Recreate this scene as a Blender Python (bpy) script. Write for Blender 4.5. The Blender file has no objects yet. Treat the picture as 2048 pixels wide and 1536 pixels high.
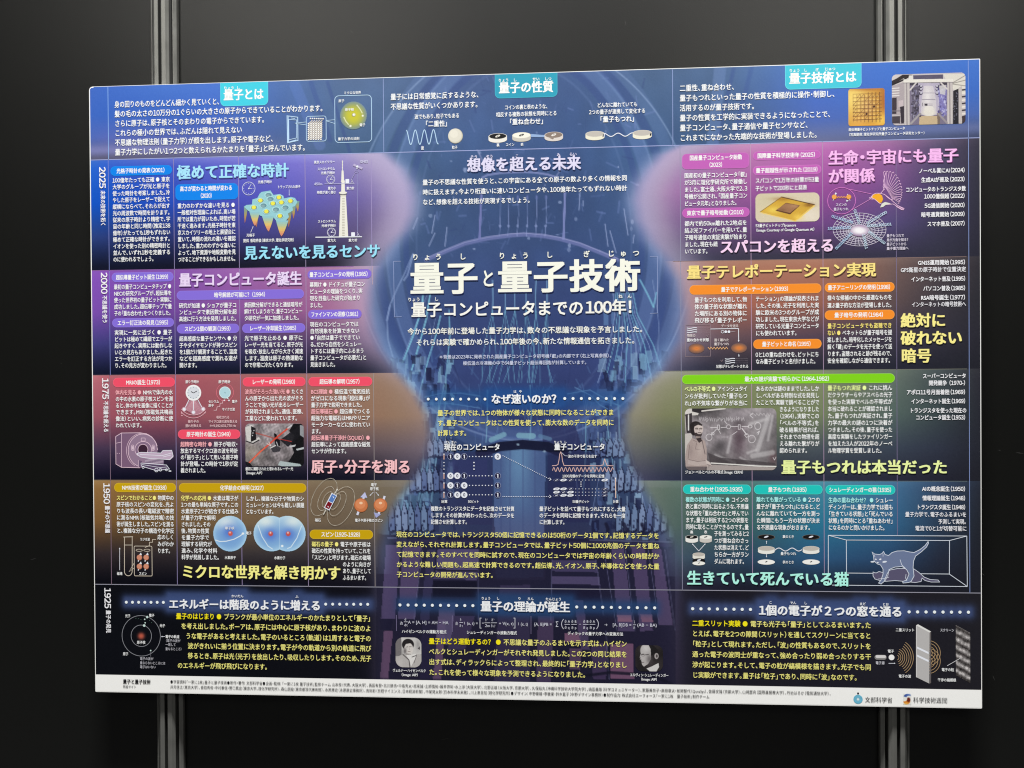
import bpy, math, random, unicodedata
import numpy as np
from mathutils import Matrix, Vector
random.seed(7); rng = np.random.RandomState(11)
S = bpy.context.scene
COL = S.collection

# ------------------------------------------------------------------ camera, world, lamps, exposure
Z0 = 1.10                                   # height of the poster's lower edge above the hall floor
PW, PH, PT = 1.456, 1.0273, 0.005           # the poster board: B0 landscape on 5 mm foam board
F_PX = 1480.0
CAM = (0.78498, -1.21116, 0.52619)          # in the poster's own axes: x right, y into the wall, z up
AX = ((0.9982340, 0.0590237, -0.0067131), (-0.0590635, 0.9982369, -0.0058883), (0.0063537, 0.0062744, 0.9999601))
cd = bpy.data.cameras.new('camera'); cam = bpy.data.objects.new('camera', cd); COL.objects.link(cam)
cd.sensor_fit = 'HORIZONTAL'; cd.sensor_width = 36.0; cd.lens = 36.0*F_PX/2048.0
cd.clip_start = 0.05; cd.clip_end = 60
r_, f_, u_ = [Vector(a) for a in AX]
m3 = Matrix((r_, u_, -f_)).transposed()
cam.matrix_world = Matrix.Translation((CAM[0], CAM[1], CAM[2]+Z0)) @ m3.to_4x4()
S.camera = cam
W = bpy.data.worlds.new('World'); S.world = W; W.use_nodes = True
bg = W.node_tree.nodes['Background']; bg.inputs[0].default_value = (0.80, 0.86, 1.0, 1); bg.inputs[1].default_value = 0.003
def area(name, loc, target, sx, sy, power, col=(1, 1, 1)):
    l = bpy.data.lights.new(name, 'AREA'); l.shape = 'RECTANGLE'; l.size = sx; l.size_y = sy; l.energy = power; l.color = col
    o = bpy.data.objects.new(name, l); COL.objects.link(o); o.location = loc
    o.rotation_euler = (Vector(target)-Vector(loc)).to_track_quat('-Z', 'Y').to_euler(); return o
# hall lamps: a strip high up almost over the wall, and the ceiling panels behind the photographer
area('ceiling_lamp', (0.62, -1.6, 10.0), (0.72, 0.0, 1.5), 2.6, 0.6, 3420, (1.0, 0.993, 0.975))
area('ceiling_lamp', (-0.95, -3.6, 4.1), (0.5, 0.0, 1.9), 1.7, 1.0, 31, (1.0, 0.97, 0.90))
area('ceiling_lamp', (2.65, -3.6, 4.1), (1.0, 0.0, 1.9), 1.7, 1.0, 31, (1.0, 0.97, 0.90))
S.view_settings.view_transform = 'Standard'; S.view_settings.look = 'None'; S.view_settings.gamma = 1
S.cycles.filter_width = 1.15
S.view_settings.exposure = 0.0; S.view_settings.use_curve_mapping = False

# ------------------------------------------------------------------ layout: photo pixel <-> point on the poster board (metres)
A3 = np.array(AX)
def plane_point(px, py, yp=0.0):
    d = A3[0]*(px-1024)/F_PX + A3[1] - A3[2]*(py-768)/F_PX
    k = (yp-CAM[1])/d[1]
    return CAM[0]+d[0]*k, CAM[2]+d[2]*k
def P(px, py): return plane_point(px, py)
def FWD(u, v):
    q0 = u-CAM[0]; q1 = -CAM[1]; q2 = v-CAM[2]
    x = q0*A3[0, 0]+q1*A3[0, 1]+q2*A3[0, 2]; y = q0*A3[1, 0]+q1*A3[1, 1]+q2*A3[1, 2]; z = q0*A3[2, 0]+q1*A3[2, 1]+q2*A3[2, 2]
    return 1024+F_PX*x/y, 768-F_PX*z/y
def PXM(px, py):                            # metres per photo pixel there
    a = P(px, py); b = P(px, py+1); return a[1]-b[1]

# ------------------------------------------------------------------ materials
def node_mat(name):
    m = bpy.data.materials.new(name); m.use_nodes = True; nt = m.node_tree
    return m, nt, nt.nodes['Principled BSDF']
INK, nt, b = node_mat('printed_ink')
at = nt.nodes.new('ShaderNodeAttribute'); at.attribute_name = 'ink'
tc = nt.nodes.new('ShaderNodeTexCoord')
nz = nt.nodes.new('ShaderNodeTexNoise'); nz.inputs['Scale'].default_value = 900; nz.inputs['Detail'].default_value = 3
mp = nt.nodes.new('ShaderNodeMapRange'); mp.inputs[3].default_value = 0.93; mp.inputs[4].default_value = 1.07
mx = nt.nodes.new('ShaderNodeMix'); mx.data_type = 'RGBA'; mx.blend_type = 'MULTIPLY'; mx.inputs[0].default_value = 1
nt.links.new(tc.outputs['Object'], nz.inputs['Vector']); nt.links.new(nz.outputs['Fac'], mp.inputs[0])
nt.links.new(at.outputs['Color'], mx.inputs[6]); nt.links.new(mp.outputs[0], mx.inputs[7]); nt.links.new(mx.outputs[2], b.inputs['Base Color'])
b.inputs['Roughness'].default_value = 0.40; b.inputs['Specular IOR Level'].default_value = 0.22
CORE, nt, b = node_mat('foam_board'); b.inputs['Base Color'].default_value = (0.80, 0.80, 0.78, 1); b.inputs['Roughness'].default_value = 0.6

INK_GAIN = 0.85
def lin(c):
    c = np.asarray(c, float)/255.0
    return np.where(c <= 0.04045, c/12.92, ((c+0.055)/1.055)**2.4)*INK_GAIN

def link(name, mesh, mat, parent=None, loc=None):
    o = bpy.data.objects.new(name, mesh); COL.objects.link(o)
    if mat and not mesh.materials: mesh.materials.append(mat)
    if parent: o.parent = parent
    if loc: o.location = loc
    return o
def mesh_np(name, verts, tris, cols=None, quads=False):
    me = bpy.data.meshes.new(name); n = len(verts); f = len(tris); k = 4 if quads else 3
    me.vertices.add(n); me.vertices.foreach_set('co', np.asarray(verts, np.float32).ravel())
    me.loops.add(f*k); me.loops.foreach_set('vertex_index', np.asarray(tris, np.int32).ravel())
    me.polygons.add(f); me.polygons.foreach_set('loop_start', np.arange(0, f*k, k, dtype=np.int32))
    me.update(calc_edges=True); me.shade_flat()
    if cols is not None:
        a = me.color_attributes.new('ink', 'FLOAT_COLOR', 'POINT')
        c4 = np.ones((n, 4), np.float32); c4[:, :3] = cols; a.data.foreach_set('color', c4.ravel())
    return me

# ------------------------------------------------------------------ lettering: glyph outlines from the built-in font, laid out as flat print
GL = {}
_c = bpy.data.curves.new('glyph', 'FONT'); _o = bpy.data.objects.new('glyph', _c); COL.objects.link(_o)
_c.resolution_u = 2
def _ring(n, r, a0=0.4): return [(r*math.cos(a0+6.2832*i/n), r*math.sin(a0+6.2832*i/n)) for i in range(n)]
STAMP = {'r': [(0, 0)], 'm': _ring(3, 0.019, 0.52), 'b': _ring(4, 0.026, 0.785), 'h': [(x, y) for x in (-0.034, 0.0, 0.034) for y in (-0.019, 0.019)]}
# heavier weights lay the same outline down several times, slightly shifted, each a hair in front of the last
def _conv(body):
    _c.body = body
    me = bpy.data.meshes.new_from_object(_o); n = len(me.vertices)
    v = np.zeros(n*3, np.float32); me.vertices.foreach_get('co', v); me.calc_loop_triangles()
    t = np.zeros(len(me.loop_triangles)*3, np.int32); me.loop_triangles.foreach_get('vertices', t)
    bpy.data.meshes.remove(me); return v.reshape(-1, 3)[:, :2], t.reshape(-1, 3)
REF = []
def glyph(ch):
    if ch in GL: return GL[ch]
    if ch in '0123456789':                   # upright figures with a flagged one, set narrow
        v, t, _ = glyph(chr(0xFF10+int(ch))); v = v.copy(); v[:, 0] = (v[:, 0]-0.5)*1.04+0.30; GL[ch] = (v, t, 0.60); return GL[ch]
    if not REF:
        v, t = _conv('量'); v2, _ = _conv('量量')
        REF.extend((v[:, 0].max(), v2[:, 0].max()-v[:, 0].max(), (v[:, 1].max()+v[:, 1].min())/2))
    mxr, em, cy = REF
    if ch in ' 　': g = (np.zeros((0, 2)), np.zeros((0, 3), int), 0.3 if ch == ' ' else 1.0)
    else:
        v, t = _conv(ch)
        adv = 1.0 if unicodedata.east_asian_width(ch) in 'WFA' else (_conv(ch+'量')[0][:, 0].max()-mxr)/em
        v = v.copy(); v[:, 0] /= em; v[:, 1] = (v[:, 1]-cy)/em
        if ch in '、。」）': adv = 0.55
        if ch in '「（': v[:, 0] -= 0.45; adv = 0.55
        if ch in '・：': v[:, 0] -= 0.25; adv = 0.5
        g = (v, t, adv)
    GL[ch] = g; return g

class Ink:                                   # collects flat print in poster coordinates, then links it as one mesh
    def __init__(s): s.v = []; s.t = []; s.c = []; s.n = 0; s.z = 0.0
    def add(s, v, t, col):
        v = np.asarray(v, float); t = np.asarray(t, int)
        if len(v) == 0 or len(t) == 0: return
        z = np.full((len(v), 1), s.z); s.v.append(np.hstack([v[:, :1], -z, v[:, 1:2]])); s.t.append(t+s.n); s.n += len(v)
        s.c.append(np.tile(lin(col), (len(v), 1)) if np.ndim(col) == 1 else np.asarray(col))
        s.z += 0.0000014
    def text(s, txt, u, v, emw, emh, width=None, w='m', col=(240, 244, 252), lead=None, rot=0.0, vert=False):
        runs = []; on = False
        for ch in txt:
            if ch == '<': on = True; continue
            if ch == '>': on = False; continue
            runs.append((ch, on))
        gs = [(glyph(ch), on) for ch, on in runs]
        nat = sum(g[2] for g, _ in gs)*emw
        k = (width/nat) if width else 1.0
        kg = min(1.0, max(k, 0.5)) if k < 1 else min(k, 1.06)
        x = 0.0; z0 = s.z
        cs, sn = math.cos(rot), math.sin(rot)
        for g, on in gs:
            gv, gt, adv = g
            if len(gv):
                cx = x + (adv*emw*k - adv*emw*kg)/2
                for q, (ox, oy) in enumerate(STAMP['b' if on and w in 'rm' else w]):
                    lx = (gv[:, 0]+ox)*emw*kg + cx; ly = (gv[:, 1]+oy)*emh
                    if vert: vx, vy = ly, -lx    # a line that runs downwards, turned a quarter clockwise
                    else: vx, vy = lx*cs-ly*sn, lx*sn+ly*cs
                    s.z = z0+q*0.000004; s.add(np.stack([u+vx, v+vy], 1), gt, lead if (on and lead is not None) else col)
            x += adv*emw*k
        s.z = z0
        return x
    def poly(s, pts, col):                   # filled outline given in photo pixels
        q = [P(*p) for p in pts]; s.polym(q, col)
    def polym(s, q, col):
        from mathutils.geometry import tessellate_polygon
        t = tessellate_polygon([[Vector((a, b, 0)) for a, b in q]])
        s.add(q, t, col)
    def line(s, pts, wpx, col, closed=False):
        q = np.array([P(*p) for p in pts]); s.linem(q, wpx*PXM(*pts[0]), col, closed)
    def linem(s, q, w, col, closed=False):
        q = np.asarray(q, float)
        if closed: q = np.vstack([q, q[:1]])
        d = np.diff(q, axis=0); L = np.hypot(d[:, 0], d[:, 1]); L[L == 0] = 1e-9; d = d/L[:, None]
        nrm = np.stack([-d[:, 1], d[:, 0]], 1)
        a = np.vstack([nrm[:1], nrm]); b_ = np.vstack([nrm, nrm[-1:]])
        if closed: a[0] = nrm[-1]; b_[-1] = nrm[0]
        m = a+b_; mm = np.maximum((m*m).sum(1), 0.5)[:, None]; m = m*2/mm
        v = np.vstack([q+m*w/2, q-m*w/2]); n = len(q); i = np.arange(n-1)
        t = np.vstack([np.stack([i, i+n, i+1], 1), np.stack([i+1, i+n, i+n+1], 1)])
        s.add(v, t, col)
    def ell(s, cx, cy, rx, ry, col, rot=0, n=28, ring=None, a0=0, a1=360):
        u, v = P(cx, cy); k = PXM(cx, cy); a = np.radians(np.linspace(a0, a1, n+1)); c_, s_ = math.cos(rot), math.sin(rot)
        x = rx*np.cos(a); y = ry*np.sin(a); q = np.stack([u+(x*c_-y*s_)*k, v+(x*s_+y*c_)*k], 1)
        if ring: s.linem(q, ring*k, col)
        else:
            vv = np.vstack([[(u, v)], q]); i = np.arange(1, n+1); s.add(vv, np.stack([np.zeros(n, int), i, i+1], 1), col)
    def rrect(s, x0, y0, x1, y1, r, col, line=None, corners=(1, 1, 1, 1)):
        # corners of the box: (x0,y0) top left, (x1,y1) bottom right, both in photo pixels
        a = P(x0, y0); b_ = P(x1, y1); k = PXM(x0, y0); s.rrm(a[0], a[1], b_[0], b_[1], r*k, col, line*k if line else None, corners)
    def rrm(s, u0, v1, u1, v0, r, col, line=None, corners=(1, 1, 1, 1)):
        q = []
        for (cx, cy, a0, on) in ((u0+r, v1-r, 180, corners[0]), (u1-r, v1-r, 90, corners[1]), (u1-r, v0+r, 0, corners[2]), (u0+r, v0+r, -90, corners[3])):
            if on:
                for a in np.linspace(a0, a0-90, 7): q.append((cx+r*math.cos(math.radians(a)), cy+r*math.sin(math.radians(a))))
            else:
                sx = -1 if a0 in (180, -90) else 1; sy = 1 if a0 in (180, 90) else -1
                q.append((cx+sx*r, cy+sy*r))
        if line: s.linem(q, line, col, True)
        else: s.polym(q, col)
        return q
    def build(s, name, parent, depth=0.0002, label=None):
        v = np.vstack(s.v); v[:, 1] -= depth
        me = mesh_np(name, v, np.vstack(s.t), np.vstack(s.c)); o = link(name, me, INK, parent)
        if label: o['label'] = label
        return o

# ------------------------------------------------------------------ pictures printed on the sheet: fine grids whose points carry the ink colour
class Pic:
    def __init__(s, X, Y, base):
        s.X, s.Y = X, Y; s.C = np.zeros(X.shape+(3,)); s.C[...] = base
    def mix(s, m, col):
        m = np.clip(m, 0, 1)[..., None]; s.C = s.C*(1-m)+np.asarray(col, float)*m
    def line(s, pts, w, col, a=1.0, soft=0.8):
        D = np.full(s.X.shape, 1e9)
        for (x0, y0), (x1, y1) in zip(pts[:-1], pts[1:]):
            dx, dy = x1-x0, y1-y0; L = dx*dx+dy*dy+1e-9
            # only work near the segment
            pad = w+3*soft+2
            sel = (s.X > min(x0, x1)-pad) & (s.X < max(x0, x1)+pad) & (s.Y > min(y0, y1)-pad) & (s.Y < max(y0, y1)+pad)
            if not sel.any(): continue
            X = s.X[sel]; Y = s.Y[sel]
            t = np.clip(((X-x0)*dx+(Y-y0)*dy)/L, 0, 1)
            D[sel] = np.minimum(D[sel], np.hypot(X-x0-t*dx, Y-y0-t*dy))
        s.mix(a*np.clip((w/2-D)/soft+0.5, 0, 1), col)
    def ell(s, cx, cy, rx, ry, col, a=1.0, soft=1.0, rot=0.0, ring=None):
        X = s.X-cx; Y = s.Y-cy; c, n = math.cos(rot), math.sin(rot)
        x = X*c+Y*n; y = -X*n+Y*c; d = np.hypot(x/rx, y/ry); r = min(rx, ry)
        if ring: s.mix(a*np.clip((ring/2-abs(d-1)*r)/soft+0.5, 0, 1), col)
        else: s.mix(a*np.clip((1-d)*r/soft+0.5, 0, 1), col)
    def poly(s, pts, col, a=1.0, soft=0.0):
        x0 = min(p[0] for p in pts); x1 = max(p[0] for p in pts); y0 = min(p[1] for p in pts); y1 = max(p[1] for p in pts)
        sel = (s.X >= x0) & (s.X <= x1) & (s.Y >= y0) & (s.Y <= y1)
        X = s.X[sel]; Y = s.Y[sel]; m = np.zeros(X.shape, bool); n = len(pts)
        for i in range(n):
            ax, ay = pts[i]; bx, by = pts[(i+1) % n]
            if ay == by: continue
            c = ((ay > Y) != (by > Y)) & (X < (bx-ax)*(Y-ay)/(by-ay)+ax); m ^= c
        M = np.zeros(s.X.shape); M[sel] = m*a
        s.mix(M, col)
    def glow(s, cx, cy, rx, ry, col, a=1.0, p=2.0):
        s.mix(a*np.exp(-(((s.X-cx)/rx)**2+((s.Y-cy)/ry)**2)**(p/2)), col)
    def noise(s, sc, amp, seed=1, n=14, mask=1.0):
        r = np.random.RandomState(seed); N = np.zeros(s.X.shape)
        for _ in range(n):
            a = r.rand()*6.283; k = (0.5+r.rand()*1.5)/sc; N += np.sin((s.X*math.cos(a)+s.Y*math.sin(a))*k+r.rand()*6.28)
        s.C = np.clip(s.C*(1+(amp*mask*N/math.sqrt(n))[..., None]), 0, 255)
    def grain(s, amp, seed=3):
        r = np.random.RandomState(seed); s.C = np.clip(s.C+r.randn(*s.X.shape)[..., None]*amp, 0, 255)

def patch(name, parent, x0, y0, x1, y1, step, paint, base=(128, 128, 128), mask=None, depth=0.00018, label=None):
    u0, v1 = P(x0, y0); u1, v0 = P(x1, y1); k = PXM((x0+x1)/2, (y0+y1)/2)*step
    nx = max(2, int((u1-u0)/k)); ny = max(2, int((v1-v0)/k))
    U, V = np.meshgrid(np.linspace(u0, u1, nx+1), np.linspace(v0, v1, ny+1)); X, Y = FWD(U, V)
    pc = Pic(X, Y, base); paint(pc)
    i, j = np.meshgrid(np.arange(nx), np.arange(ny)); a = (j*(nx+1)+i).ravel()
    q = np.stack([a, a+1, a+nx+2, a+nx+1], 1)
    if mask is not None:
        Uc = (U[:-1, :-1]+U[1:, 1:])/2; Vc = (V[:-1, :-1]+V[1:, 1:])/2
        q = q[mask((Uc-u0)/k*step, (v1-Vc)/k*step, (u1-u0)/k*step, (v1-v0)/k*step).ravel()]
    vv = np.stack([U.ravel(), np.full(U.size, -depth), V.ravel()], 1)
    used = np.zeros(len(vv), bool); used[q.ravel()] = True; rm = np.cumsum(used)-1
    me = mesh_np(name, vv[used], rm[q], lin(np.clip(pc.C, 0, 255).reshape(-1, 3))[used], quads=True)
    o = link(name, me, INK, parent)
    if label: o['label'] = label
    return o
def round_mask(r):
    def f(x, y, w, h):
        dx = np.maximum(np.maximum(r-x, x-(w-r)), 0); dy = np.maximum(np.maximum(r-y, y-(h-r)), 0)
        return np.hypot(dx, dy) <= r
    return f

# ------------------------------------------------------------------ the exhibition partition: posts with grooves, black panels between them
def mat_panel():
    m, nt, b = node_mat('black_laminate')
    tc = nt.nodes.new('ShaderNodeTexCoord'); n1 = nt.nodes.new('ShaderNodeTexNoise'); n1.inputs['Scale'].default_value = 560; n1.inputs['Detail'].default_value = 4
    nt.links.new(tc.outputs['Object'], n1.inputs['Vector'])
    n2 = nt.nodes.new('ShaderNodeTexNoise'); n2.inputs['Scale'].default_value = 2.2; n2.inputs['Detail'].default_value = 5
    nt.links.new(tc.outputs['Object'], n2.inputs['Vector'])
    r = nt.nodes.new('ShaderNodeMapRange'); r.inputs[3].default_value = 0.34; r.inputs[4].default_value = 0.40
    nt.links.new(n2.outputs['Fac'], r.inputs[0]); nt.links.new(r.outputs[0], b.inputs['Roughness'])
    bp = nt.nodes.new('ShaderNodeBump'); bp.inputs['Strength'].default_value = 0.30; bp.inputs['Distance'].default_value = 0.0003
    nt.links.new(n1.outputs['Fac'], bp.inputs['Height']); nt.links.new(bp.outputs[0], b.inputs['Normal'])
    cr = nt.nodes.new('ShaderNodeMix'); cr.data_type = 'RGBA'; cr.inputs[6].default_value = (0.0024, 0.0026, 0.0023, 1); cr.inputs[7].default_value = (0.0046, 0.0048, 0.0041, 1)
    nt.links.new(n1.outputs['Fac'], cr.inputs[0]); nt.links.new(cr.outputs[2], b.inputs['Base Color']); b.inputs['Specular IOR Level'].default_value = 0.42
    return m
def mat_alu():
    m, nt, b = node_mat('anodised_aluminium')
    tc = nt.nodes.new('ShaderNodeTexCoord'); mp = nt.nodes.new('ShaderNodeMapping'); mp.inputs['Scale'].default_value = (260, 260, 5)
    n1 = nt.nodes.new('ShaderNodeTexNoise'); n1.inputs['Scale'].default_value = 1; n1.inputs['Detail'].default_value = 4
    n2 = nt.nodes.new('ShaderNodeTexNoise'); n2.inputs['Scale'].default_value = 38; n2.inputs['Detail'].default_value = 6
    nt.links.new(tc.outputs['Object'], mp.inputs[0]); nt.links.new(mp.outputs[0], n1.inputs['Vector']); nt.links.new(tc.outputs['Object'], n2.inputs['Vector'])
    ad = nt.nodes.new('ShaderNodeMath'); ad.operation = 'ADD'; nt.links.new(n1.outputs['Fac'], ad.inputs[0]); nt.links.new(n2.outputs['Fac'], ad.inputs[1])
    r = nt.nodes.new('ShaderNodeMapRange'); r.inputs[1].default_value = 0.6; r.inputs[2].default_value = 1.4; r.inputs[3].default_value = 0.36; r.inputs[4].default_value = 0.48
    nt.links.new(ad.outputs[0], r.inputs[0]); nt.links.new(r.outputs[0], b.inputs['Roughness'])
    c = nt.nodes.new('ShaderNodeMix'); c.data_type = 'RGBA'; c.inputs[6].default_value = (0.21, 0.21, 0.196, 1); c.inputs[7].default_value = (0.28, 0.28, 0.262, 1)
    r2 = nt.nodes.new('ShaderNodeMapRange'); r2.inputs[1].default_value = 0.6; r2.inputs[2].default_value = 1.4
    nt.links.new(ad.outputs[0], r2.inputs[0]); nt.links.new(r2.outputs[0], c.inputs[0])
    nt.links.new(c.outputs[2], b.inputs['Base Color']); b.inputs['Metallic'].default_value = 0.7
    bp = nt.nodes.new('ShaderNodeBump'); bp.inputs['Strength'].default_value = 0.15; bp.inputs['Distance'].default_value = 0.0003
    nt.links.new(n1.outputs['Fac'], bp.inputs['Height']); nt.links.new(bp.outputs[0], b.inputs['Normal'])
    return m
PANEL = mat_panel(); ALU = mat_alu()
SLOT, nt, b = node_mat('post_slot'); b.inputs['Base Color'].default_value = (0.015, 0.015, 0.013, 1); b.inputs['Roughness'].default_value = 0.7
WALL = bpy.data.objects.new('partition_wall', None); COL.objects.link(WALL); WALL.location = (0.72, 0.05, 0)
WALL['label'] = 'black exhibition partition wall of flat panels between two grooved aluminium posts'; WALL['category'] = 'wall'
def box(name, x0, x1, y0, y1, z0, z1, mat, parent, bev=0.0):
    v = [(x, y, z) for x in (x0, x1) for y in (y0, y1) for z in (z0, z1)]
    f = [(0, 1, 3, 2), (4, 6, 7, 5), (0, 4, 5, 1), (2, 3, 7, 6), (0, 2, 6, 4), (1, 5, 7, 3)]
    me = bpy.data.meshes.new(name); me.from_pydata(v, [], f); me.update(); o = link(name, me, mat, parent)
    if bev:
        bm = o.modifiers.new('b', 'BEVEL'); bm.width = bev; bm.segments = 2
    return o
XL, XR, YC, PR = 0.1192, 1.3310, 0.0308, 0.0233     # post centres, depth of the post axis, half its width
ZT, ZB = 2.75, 0.0
def post(x):
    a = PR*math.tan(math.pi/8); g = 0.0027; d = 0.0075; e = 0.0006; prof = []; kinds = []
    for k in range(8):
        th = -math.pi/2 + k*math.pi/4                 # face normal direction
        nx, ny = math.cos(th), math.sin(th); tx, ty = -ny, nx
        for s_, r_k in ((-a+e, PR), (-g-0.0006, PR), (-g, PR-0.0006), (-g, PR-d), (g, PR-d), (g, PR-0.0006), (g+0.0006, PR), (a-e, PR)):
            prof.append((nx*r_k+tx*s_, ny*r_k+ty*s_)); kinds.append(0)
    n = len(prof); v = [(p[0], p[1], ZB) for p in prof]+[(p[0], p[1], ZT) for p in prof]
    f = [(i, (i+1) % n, (i+1) % n+n, i+n) for i in range(n)]; f.append(tuple(range(n, 2*n)))
    me = bpy.data.meshes.new('post'); me.from_pydata(v, [], f); me.update()
    me.materials.append(ALU); me.materials.append(SLOT)
    for i in range(n):
        if i % 8 in (2, 3, 4): me.polygons[i].material_index = 1
    o = link('post', me, None, WALL); o.location = (x-0.72, YC-0.05, 0); return o
post(XL); post(XR)
PF = YC-0.002                                       # front face of the panels
def panel(x0, x1):
    o = box('panel', x0-0.72, x1-0.72, PF-0.05, PF-0.05+0.004, ZB+0.03, ZT-0.03, PANEL, WALL, 0.0005); return o
panel(XL-PR-0.97, XL-PR+0.0015); panel(XL+PR-0.0015, XR-PR+0.0015); panel(XR+PR-0.0015, XR+PR+0.97)
for x0, x1 in ((XL-PR-0.97, XL-PR), (XL+PR, XR-PR), (XR+PR, XR+PR+0.97)):
    box('rail', x0-0.72, x1-0.72, YC-0.05-0.012, YC-0.05+0.012, ZT-0.032, ZT+0.018, ALU, WALL, 0.001)
    box('rail', x0-0.72, x1-0.72, YC-0.05-0.012, YC-0.05+0.012, ZB, ZB+0.032, ALU, WALL, 0.001)
FLOOR, nt, b = node_mat('hall_floor'); b.inputs['Base Color'].default_value = (0.035, 0.035, 0.036, 1); b.inputs['Roughness'].default_value = 0.7
nz = nt.nodes.new('ShaderNodeTexNoise'); nz.inputs['Scale'].default_value = 240; cr = nt.nodes.new('ShaderNodeMix'); cr.data_type = 'RGBA'
cr.inputs[6].default_value = (0.004, 0.004, 0.0045, 1); cr.inputs[7].default_value = (0.010, 0.010, 0.011, 1)
nt.links.new(nz.outputs['Fac'], cr.inputs[0]); nt.links.new(cr.outputs[2], b.inputs['Base Color'])
me = bpy.data.meshes.new('floor'); me.from_pydata([(-6, -7, -0.002), (8, -7, -0.002), (8, 3, -0.002), (-6, 3, -0.002)], [], [(0, 1, 2, 3)])
fl = link('floor', me, FLOOR); fl['kind'] = 'structure'

# ------------------------------------------------------------------ the poster: a foam board in front of the posts, its printed sheet, then everything printed on it
POSTER = bpy.data.objects.new('poster', None); COL.objects.link(POSTER); POSTER.location = (0, 0, Z0)
POSTER['label'] = 'wide dark blue Japanese science poster board with coloured rows, fixed to the posts'
POSTER['category'] = 'poster'
def board():
    q = []
    for cx, cz, a0, r in ((0.006, PH-0.007, 180, 0.0065), (PW-0.0015, PH-0.0015, 90, 0.0015), (PW-0.002, 0.002, 0, 0.002), (0.002, 0.002, -90, 0.002)):
        for a in np.linspace(a0, a0-90, 6): q.append((cx+r*math.cos(math.radians(a)), cz+r*math.sin(math.radians(a))))
    n = len(q); v = [(x, 0.0, z) for x, z in q]+[(x, PT, z) for x, z in q]
    f = [tuple(range(n-1, -1, -1)), tuple(range(n, 2*n))]+[(i, (i+1) % n, (i+1) % n+n, i+n) for i in range(n)]
    me = bpy.data.meshes.new('foam_board'); me.from_pydata(v, [], f); me.update(); link('foam_board', me, CORE, POSTER)
board()

# row boundaries, as fractions of the height
SR = [0.0, 0.1212, 0.303, 0.4757, 0.6488, 0.8215, 0.9712, 1.0]
HGL = [(300, 762), (315, 778), (340, 803), (370, 820), (400, 826), (430, 823), (460, 808), (500, 772), (540, 746), (580, 738), (620, 736), (660, 743), (700, 760), (745, 792), (790, 832), (830, 853), (870, 860), (910, 853), (950, 832), (1000, 795), (1050, 768), (1100, 757), (1200, 752), (1400, 752)]
HGR = [(290, 1362), (310, 1325), (340, 1298), (370, 1280), (400, 1273), (440, 1279), (480, 1302), (520, 1338), (560, 1360), (620, 1371), (680, 1362), (740, 1326), (780, 1280), (830, 1253), (880, 1248), (930, 1262), (980, 1290), (1040, 1328), (1100, 1348), (1200, 1356), (1400, 1356)]
def table(T, S, tpos, spos, cols):
    cols = np.array(cols, float); out = np.zeros(T.shape+(3,))
    ti = np.clip(np.interp(T, tpos, np.arange(len(tpos))), 0, len(tpos)-1.0001); si = np.clip(np.interp(S, spos, np.arange(len(spos))), 0, len(spos)-1.0001)
    a = ti.astype(int); b_ = si.astype(int); fa = (ti-a)[..., None]; fb = (si-b_)[..., None]
    return (cols[a, b_]*(1-fa)*(1-fb)+cols[a+1, b_]*fa*(1-fb)+cols[a, b_+1]*(1-fa)*fb+cols[a+1, b_+1]*fa*fb)
TL = [0.0, 0.02, 0.09, 0.17, 0.245, 0.32, 0.36]; SP = [0, 0.08, 0.4, 0.7, 0.97]
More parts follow.
